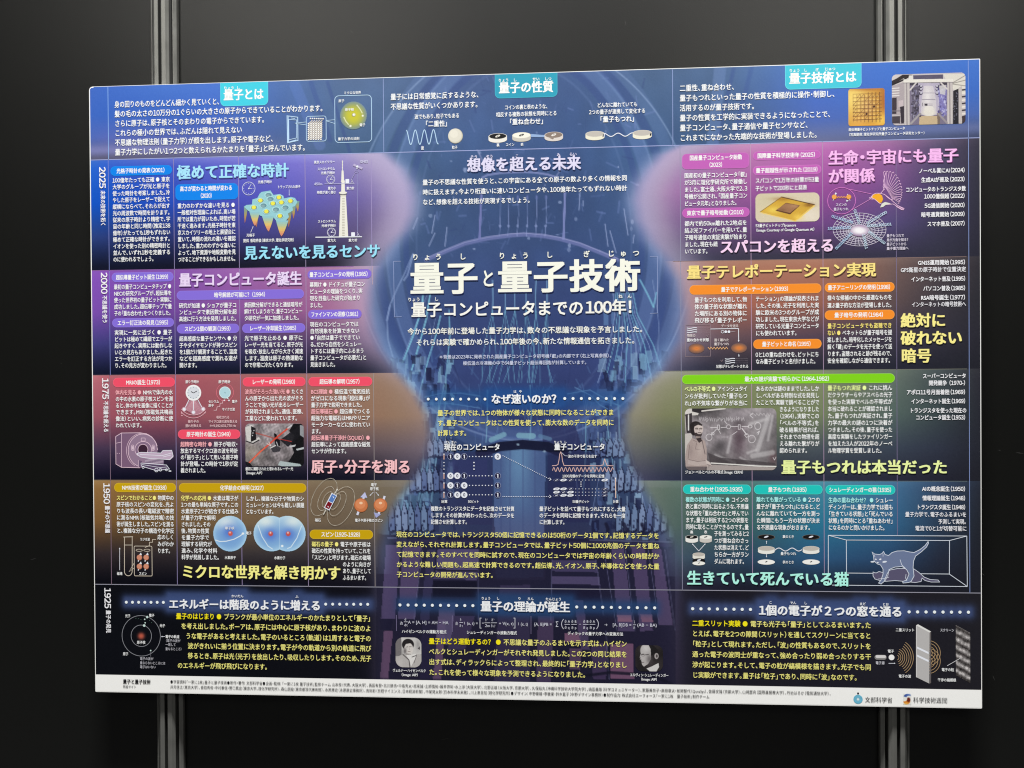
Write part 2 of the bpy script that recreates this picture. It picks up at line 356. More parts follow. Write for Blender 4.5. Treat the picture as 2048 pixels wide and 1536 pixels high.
ROWL = [
 [[(72,108,198),(70,108,198),(66,106,196),(88,108,186),(100,92,120)],[(72,110,200),(70,110,200),(62,104,196),(98,108,186),(100,90,116)],[(78,120,208),(76,118,206),(62,104,196),(92,102,180),(102,92,122)],[(82,122,212),(80,120,210),(70,108,200),(90,104,180),(112,104,138)],[(86,124,206),(86,124,206),(78,112,196),(84,106,180),(110,106,150)],[(96,128,190),(94,126,190),(86,118,184),(88,112,176),(96,108,160)],[(96,124,180),(94,122,180),(86,112,172),(80,106,165),(80,104,158)]],
 [[(60,110,205),(30,98,208),(6,82,196),(38,62,128),(10,16,40)],[(62,104,205),(40,92,205),(6,78,192),(38,58,122),(10,16,40)],[(100,112,205),(60,82,192),(28,74,186),(36,50,112),(9,13,38)],[(128,130,215),(98,98,200),(68,76,185),(56,58,130),(14,16,40)],[(142,140,222),(118,112,205),(88,86,182),(70,66,128),(22,22,40)],[(170,160,205),(150,138,190),(112,100,165),(92,80,125),(36,33,50)],[(172,160,200),(168,150,192),(138,122,172),(118,100,135),(60,56,80)]],
 [[(140,88,190),(134,82,190),(124,78,178),(66,62,130),(16,22,48)],[(138,84,185),(132,80,184),(120,76,172),(62,60,124),(14,20,46)],[(134,84,175),(130,80,172),(112,70,158),(58,55,112),(12,18,42)],[(158,104,176),(152,94,172),(138,84,158),(72,62,112),(14,20,42)],[(170,112,165),(162,106,160),(152,92,148),(84,64,105),(18,22,42)],[(176,132,158),(176,128,152),(176,120,148),(112,86,116),(28,30,48)],[(170,134,158),(176,132,156),(176,124,150),(130,104,130),(50,48,70)]],
 [[(200,122,132),(186,108,122),(160,88,104),(74,56,84),(14,14,36)],[(190,104,116),(178,96,110),(158,84,100),(70,54,80),(12,12,34)],[(180,94,106),(168,86,100),(152,80,95),(66,50,76),(9,10,30)],[(172,100,106),(165,96,104),(156,90,98),(74,58,80),(10,12,30)],[(165,112,108),(160,106,102),(150,98,96),(80,66,82),(13,14,32)],[(158,124,106),(154,120,100),(150,116,98),(96,82,90),(20,20,38)],[(156,126,106),(154,124,100),(150,120,98),(104,90,98),(44,42,62)]],
 [[(165,132,88),(150,112,66),(126,90,50),(52,42,44),(8,8,18)],[(160,124,80),(145,108,64),(120,88,50),(50,42,44),(8,8,18)],[(150,120,84),(136,106,70),(116,90,58),(50,43,46),(8,8,20)],[(144,120,90),(134,108,80),(120,98,72),(58,52,54),(8,8,20)],[(138,120,96),(128,108,86),(116,98,78),(58,53,56),(10,10,22)],[(132,120,100),(122,108,90),(110,96,80),(60,55,58),(17,16,28)],[(130,122,104),(120,110,94),(108,98,84),(64,60,66),(30,28,44)]],
 [[(8,10,18)]*5,[(8,10,18)]*5,[(7,9,17)]*5,[(7,9,17)]*5,[(8,9,18)]*5,[(11,11,22)]*5,[(20,18,36)]*5]]
TR = [0.64, 0.66, 0.745, 0.825, 0.905, 0.955, 1.0]
ROWR = [  # right-hand rows; dark tones are lifted, with the sheet's reflected haze painted in
 [[(88,116,170),(86,112,168),(82,108,165),(80,104,160),(82,104,156)],[(96,124,178),(92,118,175),(84,110,170),(84,108,166),(92,106,156)],[(96,130,192),(92,126,190),(82,112,184),(84,110,180),(124,120,158)],[(84,122,206),(82,120,204),(78,112,198),(84,108,186),(118,116,156)],[(76,122,208),(74,120,208),(70,114,202),(82,110,185),(98,100,140)],[(74,122,208),(72,118,206),(68,112,200),(84,108,180),(84,88,122)],[(76,122,206),(72,118,204),(66,110,196),(82,106,176),(70,74,106)]],
 [[(120,120,176),(125,116,170),(130,112,165),(104,98,145),(62,68,104)],[(140,130,180),(150,126,176),(154,112,166),(116,92,138),(66,66,96)],[(196,146,188),(186,120,176),(154,88,154),(106,70,124),(58,54,74)],[(200,130,192),(188,106,180),(154,74,154),(112,68,132),(52,50,70)],[(160,112,160),(148,96,154),(118,78,138),(84,72,122),(52,50,72)],[(110,92,126),(84,74,108),(66,60,96),(58,55,82),(48,48,66)],[(58,56,72),(52,50,66),(46,46,60),(44,43,58),(40,40,54)]],
 [[(150,120,128),(146,112,120),(140,104,110),(102,88,102),(54,56,80)],[(170,130,124),(166,122,114),(154,106,100),(104,86,98),(52,54,78)],[(176,128,108),(172,118,98),(166,102,86),(100,78,86),(44,44,56)],[(176,126,106),(170,114,94),(152,98,84),(84,68,84),(40,41,54)],[(130,106,100),(116,92,88),(96,78,80),(64,58,74),(38,40,54)],[(90,80,84),(78,68,74),(62,58,66),(50,48,62),(36,37,48)],[(52,50,58),(48,46,54),(42,42,50),(40,40,50),(34,35,44)]],
 [[(156,156,136),(150,148,124),(134,132,104),(92,96,92),(48,52,76)],[(154,156,134),(146,146,118),(126,130,96),(86,92,88),(44,50,72)],[(140,148,118),(132,140,104),(118,128,90),(78,88,86),(40,45,65)],[(138,150,116),(132,142,106),(120,132,98),(76,86,94),(44,48,66)],[(110,124,112),(102,116,108),(86,104,100),(60,70,86),(42,44,60)],[(78,88,92),(70,80,84),(58,70,74),(48,54,70),(36,38,52)],[(48,48,56),(44,44,54),(38,40,50),(36,38,48),(32,33,42)]],
 [[(116,130,122),(106,120,110),(94,110,102),(76,90,108),(48,44,68)],[(110,128,118),(98,116,106),(84,104,98),(66,84,100),(40,38,58)],[(88,128,124),(76,114,108),(62,98,98),(48,74,98),(28,30,46)],[(84,152,172),(66,138,162),(44,118,150),(46,90,130),(29,34,50)],[(78,124,162),(68,114,154),(52,102,142),(42,70,106),(30,32,46)],[(62,84,116),(54,74,104),(44,62,86),(37,44,62),(28,30,42)],[(42,48,62),(38,42,54),(34,37,46),(32,34,44),(30,31,40)]],
 [[(28,26,42)]*5,[(26,25,40)]*5,[(27,26,36)]*5,[(29,28,38)]*5,[(30,29,38)]*5,[(31,30,38)]*5,[(32,31,38)]*5]]
SC = [0, .12, .25, .35, .45, .55, .62, .7, .78, .86, .93, .975]
CC = [[(88,114,176),(74,106,166),(72,100,162),(72,92,155),(62,82,158),(58,84,156),(70,108,160),(76,104,150),(84,80,120),(70,60,102),(60,46,80),(50,38,72)],
      [(76,100,170),(66,94,160),(64,88,152),(62,80,150),(60,74,148),(52,66,132),(48,72,132),(50,62,118),(62,56,98),(60,48,86),(52,40,76),(46,36,70)],
      [(72,98,168),(62,90,158),(60,84,150),(60,78,148),(58,70,142),(50,60,124),(44,58,114),(50,58,112),(60,56,100),(58,50,92),(44,38,74),(40,32,62)],
      [(84,112,172),(68,100,164),(66,92,156),(66,86,152),(66,82,156),(58,76,146),(58,84,138),(62,80,130),(66,62,108),(66,56,100),(62,48,88),(54,40,76)]]

def paint_sheet(pc, T, SY):
    X, Y = pc.X, pc.Y
    row = np.searchsorted(SR, SY, side='right')-1; row = np.clip(row, 0, 6)
    L = np.zeros(X.shape+(3,)); R = np.zeros_like(L)
    for r in range(6):
        m = row == r
        if not m.any(): continue
        ls = (SY[m]-SR[r])/(SR[r+1]-SR[r])
        L[m] = table(T[m], ls, TL, SP, ROWL[r]); R[m] = table(T[m], ls, TR, SP, ROWR[r])
    # the band of haze just above the first rule
    c4 = np.array(CC, float)*np.array((0.86, 0.92, 0.86)); C = table(T, SY, [0.36, 0.44, 0.56, 0.64], SC, c4)
    pc.C = C
    mach(pc)
    g_ = pc.C.mean(2, keepdims=True); lowc = np.clip((SY-.7)/.2, 0, 1)[..., None]; pc.C = (pc.C*(.90-.08*lowc)+g_*(.10+.08*lowc))*(1-.07*lowc)
    xl = np.interp(Y, [p[0] for p in HGL], [p[1] for p in HGL]); xr = np.interp(Y, [p[0] for p in HGR], [p[1] for p in HGR])
    inside = SY > SR[1]
    low = np.clip((SY-0.80)/0.03, 0, 1)
    wl = 34+6*low; a = np.clip((xl-X)/wl+0.5, 0, 1); a = a*a*(3-2*a); b_ = np.clip((X-xr)/wl+0.5, 0, 1); b_ = b_*b_*(3-2*b_)
    head = SY <= SR[1]
    ah = np.clip((690-X)/260, 0, 1); bh = np.clip((X-1430)/200, 0, 1)
    a = np.where(head, ah, a); b_ = np.where(head, bh, b_)
    # pale light hugging the outline of the hourglass
    rim = np.exp(-((X-xl-8)/18.0)**2)+np.exp(-((X-xr+8)/18.0)**2)
    pc.mix(np.where(inside & (SY < 0.8), 0.26*rim*(0.5+0.5*np.sin(Y/37.0)**2), 0), (150, 175, 215))
    wst = np.exp(-((Y-735)/60.0)**2); pc.mix(0.5*wst*(np.exp(-((X-xl-14)/26.0)**2)+np.exp(-((X-xr+14)/26.0)**2)), (120, 168, 215))
    wl_ = np.where(inside & (SY < 0.66), np.interp(SY, [.12, .25, .33, .45, .5], [.68, .58, .36, .2, .08])*np.exp(-((X-xl+30)/40.0)**2), 0)[..., None]; lh = SY/SR[1]; hb = np.where(SY < SR[1], np.exp(-((lh-.87)/.075)**2), 0)
    for A_, w_, cc in ((L, .55*np.clip((760-X)/420, 0, 1)+.0*X, (172, 156, 212)), (R, .45*np.clip((X-1600)/250, 0, 1), (146, 140, 186))):
        g_ = (hb*w_)[..., None]; A_[...] = A_*(1-g_)+np.array(cc, float)*g_
    hm = (SY < SR[1])[..., None]; L = np.where(hm, L*np.array((.86, .95, .98)), L); R = np.where(hm, R*np.array((.86, .95, .98)), R)
    L = L*(1-wl_)+np.array((182, 172, 206.))*wl_
    wr_ = np.where(inside & (SY < 0.66), np.interp(SY, [.12, .25, .33, .45, .5], [.68, .58, .36, .2, .08])*np.exp(-((X-xr-30)/40.0)**2), 0)[..., None]; R = R*(1-wr_)+np.array((184, 172, 196.))*wr_
    pc.C = pc.C*(1-a[..., None])+L*a[..., None]
    pc.C = pc.C*(1-b_[..., None])+R*b_[..., None]
    rw = np.interp(SY, [.12, .15, .30, .48, .56, .7], [.28, .44, .42, .24, .12, .06])*inside
    pc.mix(rw*(np.exp(-((X-xl+4)/24.0)**2)+np.exp(-((X-xr-4)/24.0)**2)), (190, 184, 220))
    # blue glow round the three bottom headings and the middle one
    def bar(x0, x1, y0, y1, h, col, al):
        t = np.clip((X-x0)/(x1-x0), 0, 1); yc = y0+(y1-y0)*t
        dx = np.maximum(np.maximum(x0-X, X-x1), 0); d = np.hypot(dx/1.0, np.maximum(abs(Y-yc)-h, 0)); pc.mix(al*np.exp(-(d/10.0)**1.7), col)
    for (x0, x1, y0, y1, h) in ((252, 742, 1203, 1209, 5), (338, 642, 1204, 1208, 15), (800, 1312, 1209, 1216, 6), (962, 1142, 1208, 1212, 16), (1384, 1942, 1217, 1224, 5), (1518, 1804, 1219, 1223, 16), (465, 490, 1190, 1190, 8), (590, 600, 1192, 1192, 6), (1537, 1548, 1203, 1203, 6), (1580, 1620, 1203, 1204, 6), (1713, 1733, 1206, 1206, 6), (1762, 1780, 1206, 1206, 6)):
        c = (70, 90, 142) if h > 7 else (56, 72, 116)
        bar(x0, x1, y0, y1, h, c if x0 < 760 or x0 > 1350 else (38, 72, 120), 0.75)
    for k in range(7):
        for x, y in ((253+k*12.3, 1204.5), (651+k*14.2, 1208.5)): pc.glow(x, y, 8, 12, (82, 100, 150), 0.5)
    for k in range(8):
        for x, y in ((1385+k*16.6, 1217+k*0.25), (1818+k*17, 1224)): pc.glow(x, y, 8, 12, (82, 100, 150), 0.5)
    bar(860, 1245, 797, 797, 10, (34, 84, 146), 0.55); bar(975, 1125, 797, 797, 16, (30, 80, 150), 0.5)
    # footer strip
    pc.mix((SY >= SR[6]).astype(float), (254, 254, 252))

def mach(pc):                                 # the photograph of cables, rings and tubes printed inside the hourglass
    X, Y = pc.X, pc.Y; r = np.random.RandomState(5)
    mid = (X > 500) & (X < 1650)
    pc.noise(60, 0.035, 2, mask=mid*1.0); pc.noise(14, 0.02, 4, mask=mid*1.0)
    lt = (120, 145, 200); dk = (50, 74, 140)
    for rx, ry, w, c, a in ((262, 392, 26, (96, 126, 186), .55), (236, 372, 12, dk, .6), (292, 405, 16, dk, .55), (318, 420, 22, (100, 130, 186), .35), (343, 401, 2.5, (150, 175, 220), .7), (215, 350, 3, lt, .25), (276, 398, 4, (120, 150, 205), .4)):
        pc.ell(1048, 480, rx, ry, c, a*0.8, 3.0, 0, w)
    for x0, y0, x1, y1, w, c in ((655, 165, 700, 305, 7, dk), (622, 165, 660, 280, 10, dk), (590, 170, 640, 290, 22, (92, 122, 190)), (1468, 135, 1430, 300, 8, dk), (1505, 128, 1462, 300, 9, dk), (1440, 140, 1425, 290, 24, (104, 134, 190))):
        pc.line([(x0, y0), (x1, y1)], w, c, 0.5, 3)
    for _ in range(150):
        x = r.uniform(800, 1300); y = r.uniform(150, 520); l = r.uniform(4, 26); an = r.uniform(-.5, .5)+(1.57 if r.rand() < .65 else 0)
        pc.line([(x, y), (x+l*math.cos(an), y+l*math.sin(an))], r.uniform(1, 4), (110, 132, 196) if r.rand() < .6 else (44, 62, 122), r.uniform(.1, .42), 1.5)
    for _ in range(30):
        x = r.uniform(840, 1290); y = r.uniform(260, 510); pc.ell(x, y, r.uniform(1, 4), r.uniform(1, 5), (176, 192, 235), r.uniform(.2, .55))
    for x0, y0, x1, y1 in ((870, 430, 864, 466), (870, 466, 858, 492), (835, 436, 826, 458), (894, 455, 890, 492), (1210, 448, 1216, 492), (1220, 462, 1232, 505), (1248, 418, 1256, 470), (1268, 470, 1266, 486), (1160, 385, 1158, 420), (1166, 402, 1166, 412)):
        pc.line([(x0, y0), (x1, y1)], 2.2, (165, 180, 228), 0.6, 1.2)
    ring = [(852, 520), (893, 502), (930, 487), (975, 477), (1020, 471), (1048, 469), (1085, 472), (1120, 478), (1160, 489), (1200, 505), (1235, 520)]
    pc.line(ring, 8, (112, 120, 182), 0.75, 2.0); pc.line([(x, y-3) for x, y in ring], 2, (165, 170, 220), 0.6, 1.5)
    pc.line([(965, 355), (975, 350), (1000, 346), (1040, 344), (1070, 345), (1095, 349), (1115, 355)], 4, (140, 148, 205), 0.7, 1.5)
    pc.line([(977, 342), (967, 325), (955, 300)], 3, (150, 155, 205), 0.5); pc.line([(1113, 352), (1130, 325)], 3, (150, 155, 205), 0.5)
    pc.line([(963, 385), (959, 477)], 4.5, (118, 124, 190), 0.85); pc.line([(1130, 385), (1127, 478)], 4.5, (128, 138, 200), 0.85)
    for k, x in enumerate((1001, 1018, 1036, 1055, 1073, 1092)):
        pc.line([(x, 392), (x+r.uniform(-1, 2), 430), (x-2, 472)], 1.6, (140, 156, 212), 0.6); pc.ell(x, 395, 3, 5, (90, 106, 172), .5); pc.ell(x-1, 452, 2.5, 3, (150, 166, 220), .5)
    # cables below the rings
    cy = (122, 196, 226)
    for pts, w, a in (([(826, 508), (810, 545), (792, 582), (780, 610), (774, 640), (776, 680), (788, 722)], 3, .55), ([(826, 510), (815, 550), (808, 560)], 4, .6), ([(780, 612), (774, 640)], 4, .5),
                      ([(866, 560), (838, 632), (812, 700), (789, 760)], 1.6, .5), ([(884, 560), (836, 635), (812, 690), (790, 765)], 0, 0), ([(846, 592), (843, 620), (826, 672), (792, 760)], 3.2, .9), ([(860, 590), (852, 640), (838, 690), (816, 765)], 3, .9),
                      ([(881, 632), (872, 670), (856, 720), (845, 765)], 2.6, .85), ([(898, 620), (900, 670), (895, 720), (891, 765)], 2.4, .75), ([(870, 600), (870, 640), (862, 680)], 1.5, .5),
                      ([(1305, 560), (1312, 600), (1318, 650), (1316, 700), (1306, 745)], 1.6, .5), ([(1280, 560), (1296, 590), (1307, 614)], 3.5, .7), ([(1313, 585), (1307, 614)], 2.5, .7)):
        if w: pc.line(pts, w, cy if a > .6 else (140, 165, 215), a, 1.2)
    for x0, xs in ((985, (966, 978, 992)), (1010, (1000, 1012, 1028)), (1030, (1024, 1008, 1042)), (1052, (1046, 1058, 1070)), (1072, (1068, 1060, 1078)), (1094, (1090, 1080, 1094))):
        pc.line([(x0, 560), (x0+r.uniform(-1, 1), 600), (x0, 625)], 2.2, (120, 170, 212), 0.75)
        for x1 in xs: pc.line([(x0, 622), ((x0+x1)/2+r.uniform(-2, 2), 665), (x1, 712), (x1+r.uniform(-22, 22), 765)], 1.6, (110, 182, 214), 0.55)
    for k in range(11):
        x0 = 1226+k*4; x1 = 1196+k*13.5
        pc.line([(x0, 586), (x0+4+k*.5, 630), ((x0+x1)/2+8, 690), (x1, 765)], 1.6 if k % 2 else 2.4, cy if k % 3 else (140, 165, 215), 0.62)
    pc.poly([(1207, 618), (1216, 618), (1216, 650), (1207, 650)], (90, 130, 185), .7); pc.poly([(1222, 618), (1228, 618), (1228, 648), (1222, 648)], (90, 130, 185), .6)
    for _ in range(70):
        x = r.uniform(780, 1330); y = r.uniform(700, 775); l = r.uniform(10, 50); an = r.uniform(-.9, .9)+1.57
        pc.line([(x, y), (x+l*math.cos(an), y+l*math.sin(an))], r.uniform(.8, 2.5), (86, 130, 184) if r.rand() < .55 else (34, 44, 92), r.uniform(.2, .5), 1.5)
    # machine parts of the waist: light brackets on dark, thin wires across them
    for _ in range(330):
        side = r.rand(); y = r.uniform(700, 1085)
        x = r.uniform(775, 905) if side < .5 else r.uniform(1180, 1345)
        w = r.uniform(4, 16); h = r.uniform(6, 34); c = [(112, 160, 198), (74, 100, 158), (24, 28, 66), (30, 38, 82), (134, 172, 206), (22, 26, 60)][r.randint(6)]
        s_ = r.uniform(-.35, .35); pc.poly([(x, y), (x+w, y+w*s_), (x+w+h*s_*.6, y+h), (x+h*s_*.6, y+h)], c, r.uniform(.4, .85))
    for x0, y0, x1, y1 in ((845, 760, 800, 1040), (888, 770, 830, 1060), (892, 765, 882, 860), (878, 800, 862, 1010), (850, 840, 838, 1000), (975, 780, 972, 885), (1060, 770, 1060, 880), (1154, 850, 1150, 900), (1172, 840, 1166, 990), (1213, 840, 1236, 1000), (1236, 800, 1240, 960), (1256, 880, 1300, 1050), (1208, 900, 1180, 1050), (1150, 930, 1160, 1030)):
        pc.line([(x0, y0), ((x0+x1)/2+r.uniform(-4, 4), (y0+y1)/2), (x1, y1)], 2.2, (120, 176, 208) if y0 < 850 else (96, 120, 170), .7, 1.2)
    for _ in range(45):
        x = r.uniform(900, 1200); y = r.uniform(760, 870); l = r.uniform(15, 60)
        pc.line([(x, y), (x+r.uniform(-12, 12), y+l)], r.uniform(.8, 1.8), (92, 130, 186), r.uniform(.2, .5), 1.2)
    for pts in ([(850, 794), (880, 787), (920, 786), (960, 792)], [(850, 806), (900, 807), (960, 816)], [(1135, 788), (1180, 780), (1215, 800), (1240, 812)], [(1150, 775), (1180, 790), (1200, 810), (1215, 818)], [(1190, 798), (1236, 810)]):
        pc.line(pts, 2.2, (120, 168, 214), .6, 1.2)
    for side in (0, 1):                       # hanging rows of pale pointed amplifier plates
        for y0, n, sp, h in ((872, 5, 17, 46), (930, 6, 19, 58), (1000, 7, 21, 70)):
            for i in range(n):
                x = (868-(y0-872)*.32-i*sp*.62+34) if side == 0 else (1196+(y0-872)*.34+i*sp*.72)
                sx = -1 if side == 0 else 1; c = [(118, 146, 190), (96, 118, 172), (136, 160, 204)][r.randint(3)]
                pc.poly([(x, y0), (x+7, y0+h*.32), (x+7-2*sx, y0+h*.9), (x-7-2*sx, y0+h), (x-8, y0+h*.4)], (20, 22, 54), .75)
                pc.poly([(x-1, y0+5), (x+5, y0+h*.36), (x+4-2*sx, y0+h*.84), (x-5-2*sx, y0+h*.9), (x-6, y0+h*.42)], c, .85)
                for q in range(3): pc.ell(x-1+r.uniform(-3, 3), y0+h*r.uniform(.35, .85), r.uniform(.8, 2.4), r.uniform(1, 3.4), (26, 28, 64), .85)
                pc.line([(x, y0-8), (x, y0+6)], 1.4, (150, 178, 214), .7)
    # flange and the long can under it
    pc.poly([(1085, 850), (1150, 850), (1168, 905), (1085, 905)], (40, 44, 92), .7)
    pc.poly([(985, 892), (1092, 892), (1086, 1155), (992, 1155)], (72, 96, 148), .95)
    m = np.clip((X-985)/105, 0, 1); sel = ((X > 985) & (X < 1090) & (Y > 892) & (Y < 1160))
    pc.mix(sel*0.75*np.clip(np.sin(m*3.14)**3, 0, 1)*np.clip((1010-Y)/120+.4, .15, 1), (100, 146, 190)); pc.mix(sel*0.55*np.clip((Y-1010)/120, 0, 1), (92, 80, 122))
    for x in (1002, 1020, 1046, 1070): pc.line([(x, 895), (x, 1150)], 3, (60, 74, 128), .4, 2)
    pc.line([(960, 905), (1000, 893), (1045, 889), (1095, 893), (1130, 908)], 19, (18, 22, 52), .95, 2)
    pc.line([(982, 880), (1008, 869)], 10, (118, 170, 196), .8, 1.5); pc.line([(1038, 871), (1066, 872)], 11, (122, 176, 200), .8, 1.5); pc.line([(1080, 872), (1100, 878)], 8, (96, 140, 180), .6, 1.5)
    for x, y in ((1036, 889), (1089, 903), (1140, 905)): pc.ell(x, y, 3, 2, (150, 180, 205), .8)
    for x0, x1, y0, y1, c in ((880, 985, 905, 1050, (46, 46, 92)), (1095, 1180, 905, 1045, (36, 38, 84)), (905, 975, 920, 960, (50, 54, 110))):
        pc.poly([(x0, y0), (x1, y0), (x1, y1), (x0, y1)], c, .5)
    # lower cabinet: slanting legs and boxes
    D = (26, 24, 56)
    pc.poly([(755, 1068), (1350, 1082), (1352, 1400), (750, 1400)], (26, 25, 54), .78)
    for q, c in (([(772, 1090), (801, 1090), (790, 1238), (762, 1238)], (86, 72, 122)), ([(760, 1238), (786, 1238), (782, 1260), (760, 1260)], D), ([(768, 1262), (786, 1262), (776, 1358), (760, 1358)], (112, 78, 118)),
                 ([(806, 1090), (843, 1092), (830, 1238), (796, 1238)], (90, 74, 122)), ([(855, 1100), (872, 1100), (858, 1240), (840, 1240)], (54, 50, 92)), ([(845, 1240), (880, 1240), (868, 1358), (840, 1358)], (38, 34, 70)), ([(878, 1238), (892, 1238), (882, 1358), (866, 1358)], (108, 76, 118)),
                 ([(876, 1097), (957, 1099), (956, 1140), (872, 1138)], (92, 82, 130)), ([(872, 1142), (956, 1144), (954, 1160), (866, 1158)], (82, 72, 118)), ([(866, 1161), (954, 1163), (952, 1195), (866, 1193)], (18, 18, 42)),
                 ([(1104, 1120), (1192, 1122), (1196, 1145), (1104, 1142)], (72, 64, 108)), ([(1104, 1152), (1198, 1154), (1200, 1170), (1104, 1167)], (86, 76, 122)), ([(1104, 1170), (1200, 1172), (1206, 1230), (1104, 1230)], (26, 24, 56)),
                 ([(1222, 1090), (1247, 1092), (1268, 1262), (1236, 1262)], (84, 70, 116)), ([(1262, 1092), (1290, 1094), (1306, 1262), (1280, 1262)], (86, 70, 116)), ([(1304, 1096), (1322, 1098), (1346, 1250), (1318, 1250)], (88, 72, 118)),
                 ([(1234, 1230), (1262, 1230), (1264, 1243), (1236, 1243)], (150, 98, 128)), ([(1280, 1228), (1304, 1228), (1306, 1244), (1284, 1244)], (138, 92, 124)), ([(1130, 1266), (1162, 1266), (1162, 1284), (1130, 1284)], (140, 92, 128)), ([(1220, 1288), (1266, 1288), (1268, 1358), (1222, 1358)], (136, 88, 126)),
                 ([(1182, 1286), (1216, 1286), (1212, 1358), (1186, 1358)], (72, 54, 98)), ([(1138, 1296), (1164, 1298), (1160, 1340), (1140, 1338)], (96, 66, 104)), ([(1076, 1232), (1108, 1232), (1100, 1400), (1072, 1400)], (78, 60, 100)), ([(905, 1232), (950, 1232), (930, 1300), (895, 1300)], (66, 54, 96)), ([(1000, 1170), (1060, 1170), (1060, 1400), (985, 1400)], (56, 48, 86)), ([(1148, 1200), (1166, 1200), (1180, 1300), (1162, 1300)], (82, 66, 110)), ([(880, 1205), (912, 1205), (900, 1290), (870, 1290)], (96, 84, 130))):
        pc.poly(q, c, .85)
    for x0, y0, x1, y1 in ((1207, 1095, 1234, 1262), (1250, 1095, 1270, 1262), (1296, 1095, 1318, 1250), (1192, 1120, 1207, 1230), (845, 1100, 828, 1240), (957, 1100, 957, 1240), (1104, 1110, 1102, 1240), (1212, 1262, 1218, 1358), (1330, 1100, 1350, 1260)):
        pc.line([(x0, y0), (x1, y1)], 1.5, (122, 122, 172), .5, 1.2)
    pc.line([(790, 1082), (1340, 1090)], 7, (50, 46, 86), .7, 2); pc.line([(1180, 1080), (1345, 1084)], 3, (120, 130, 176), .5, 1.5); pc.line([(776, 1076), (792, 1076)], 3, (130, 140, 190), .6)
    for x in (1212, 1248, 1284): pc.line([(x, 1048), (x+4, 1058), (x+2, 1070)], 7, (24, 24, 52), .8, 2)
    pc.line([(1150, 1354), (1220, 1345), (1300, 1350), (1345, 1368)], 6, (18, 18, 40), .8, 2)

def build_sheet():
    m = 0.0012; nx, ny = 940, 660
    U, V = np.meshgrid(np.linspace(m, PW-m, nx+1), np.linspace(PH-m, m, ny+1))
    # every row boundary falls exactly on grid lines, so the colour steps stay crisp
    for s_ in SR[1:7]:
        k = int(round((s_*PH)/(PH/ny))); V[k, :] = PH-(s_*PH)-0.00005; V[k-1, :] = PH-(s_*PH)+0.00025
    X, Y = FWD(U, V); pc = Pic(X, Y, (0, 0, 0)); paint_sheet(pc, U/PW, 1-V/PH); pc.grain(1.2)
    i, j = np.meshgrid(np.arange(nx), np.arange(ny)); a = (j*(nx+1)+i)
    keep = ~(((U[:-1, :-1]-0.006) < 0) & ((V[:-1, :-1]-(PH-0.007)) > 0) & (np.hypot(U[:-1, :-1]-0.006, V[:-1, :-1]-(PH-0.007)) > 0.0056))
    a = a[keep]; q = np.stack([a, a+nx+1, a+nx+2, a+1], 1)
    vv = np.stack([U.ravel(), np.full(U.size, -0.00005), V.ravel()], 1)
    me = mesh_np('printed_sheet', vv, q, lin(np.clip(pc.C, 0, 255).reshape(-1, 3)), quads=True)
    return link('printed_sheet', me, INK, POSTER)
SHEET = build_sheet()

# thin rules of the column grid
def rule(pts, w=1.0, col=(170, 180, 220)):
    k = Ink(); k.line(pts, w, col); k.build('rule_line', POSTER, 0.00010)
def at_s(s_, x_top, u=None):                  # photo point on the sheet at height fraction s_, on the vertical through u
    return FWD(u, PH*(1-s_))
def vrule(x, y, s0, s1, col):
    u = P(x, y)[0]; rule([at_s(s0, 0, u), at_s(s1, 0, u)], 1.1, col)
for x, y, s0, s1, c in ((216, 190, 0.002, SR[1], (150, 190, 245)), (216.5, 330, SR[1], SR[3], (128, 138, 205)), (219, 750, SR[3], SR[5], (140, 115, 135)), (347, 330, SR[1], SR[5], (150, 140, 185)), (477, 330, SR[1], SR[5], (160, 145, 190)), (610, 330, SR[1], SR[5], (165, 150, 185)), (742.5, 330, SR[1]+.01, SR[2], (165, 150, 200)), (745, 545, SR[2], SR[2]+.03, (190, 165, 180)), (747, 750, SR[3], SR[5], (160, 150, 150)),
                        (766.5, 160, 0.002, SR[1], (150, 165, 215)), (1345, 140, 0.002, SR[1], (150, 165, 215)), (1360, 300, SR[1], SR[5], (150, 150, 175)), (1501, 290, SR[1], SR[5]-.02, (185, 155, 185)), (1645, 290, SR[1], SR[5]-.02, (175, 150, 180)), (1792, 300, SR[1]+.02, SR[4]+.085, (125, 115, 150)), (1936.5, 140, 0.002, SR[5], (140, 160, 215))):
    vrule(x, y, s0, s1, c)
for s_, c in ((SR[1], (165, 175, 225)), (SR[5], (160, 160, 175))):
    rule([FWD(0.001, PH*(1-s_)), FWD(PW-0.001, PH*(1-s_))], 1.4, c)
for s_, t0, t1, c in ((SR[2], 0.001, 0.31, (160, 110, 180)), (SR[3], 0.001, 0.33, (175, 130, 135)), (SR[4], 0.001, 0.34, (140, 125, 105)), (SR[2], 0.67, 0.985, (150, 125, 120)), (SR[3], 0.66, 0.985, (130, 132, 120)), (SR[4], 0.665, 0.985, (110, 125, 130))):
    rule([FWD(PW*t0, PH*(1-s_)-0.0003), FWD(PW*t1, PH*(1-s_)-0.0003)], 0.9, c)

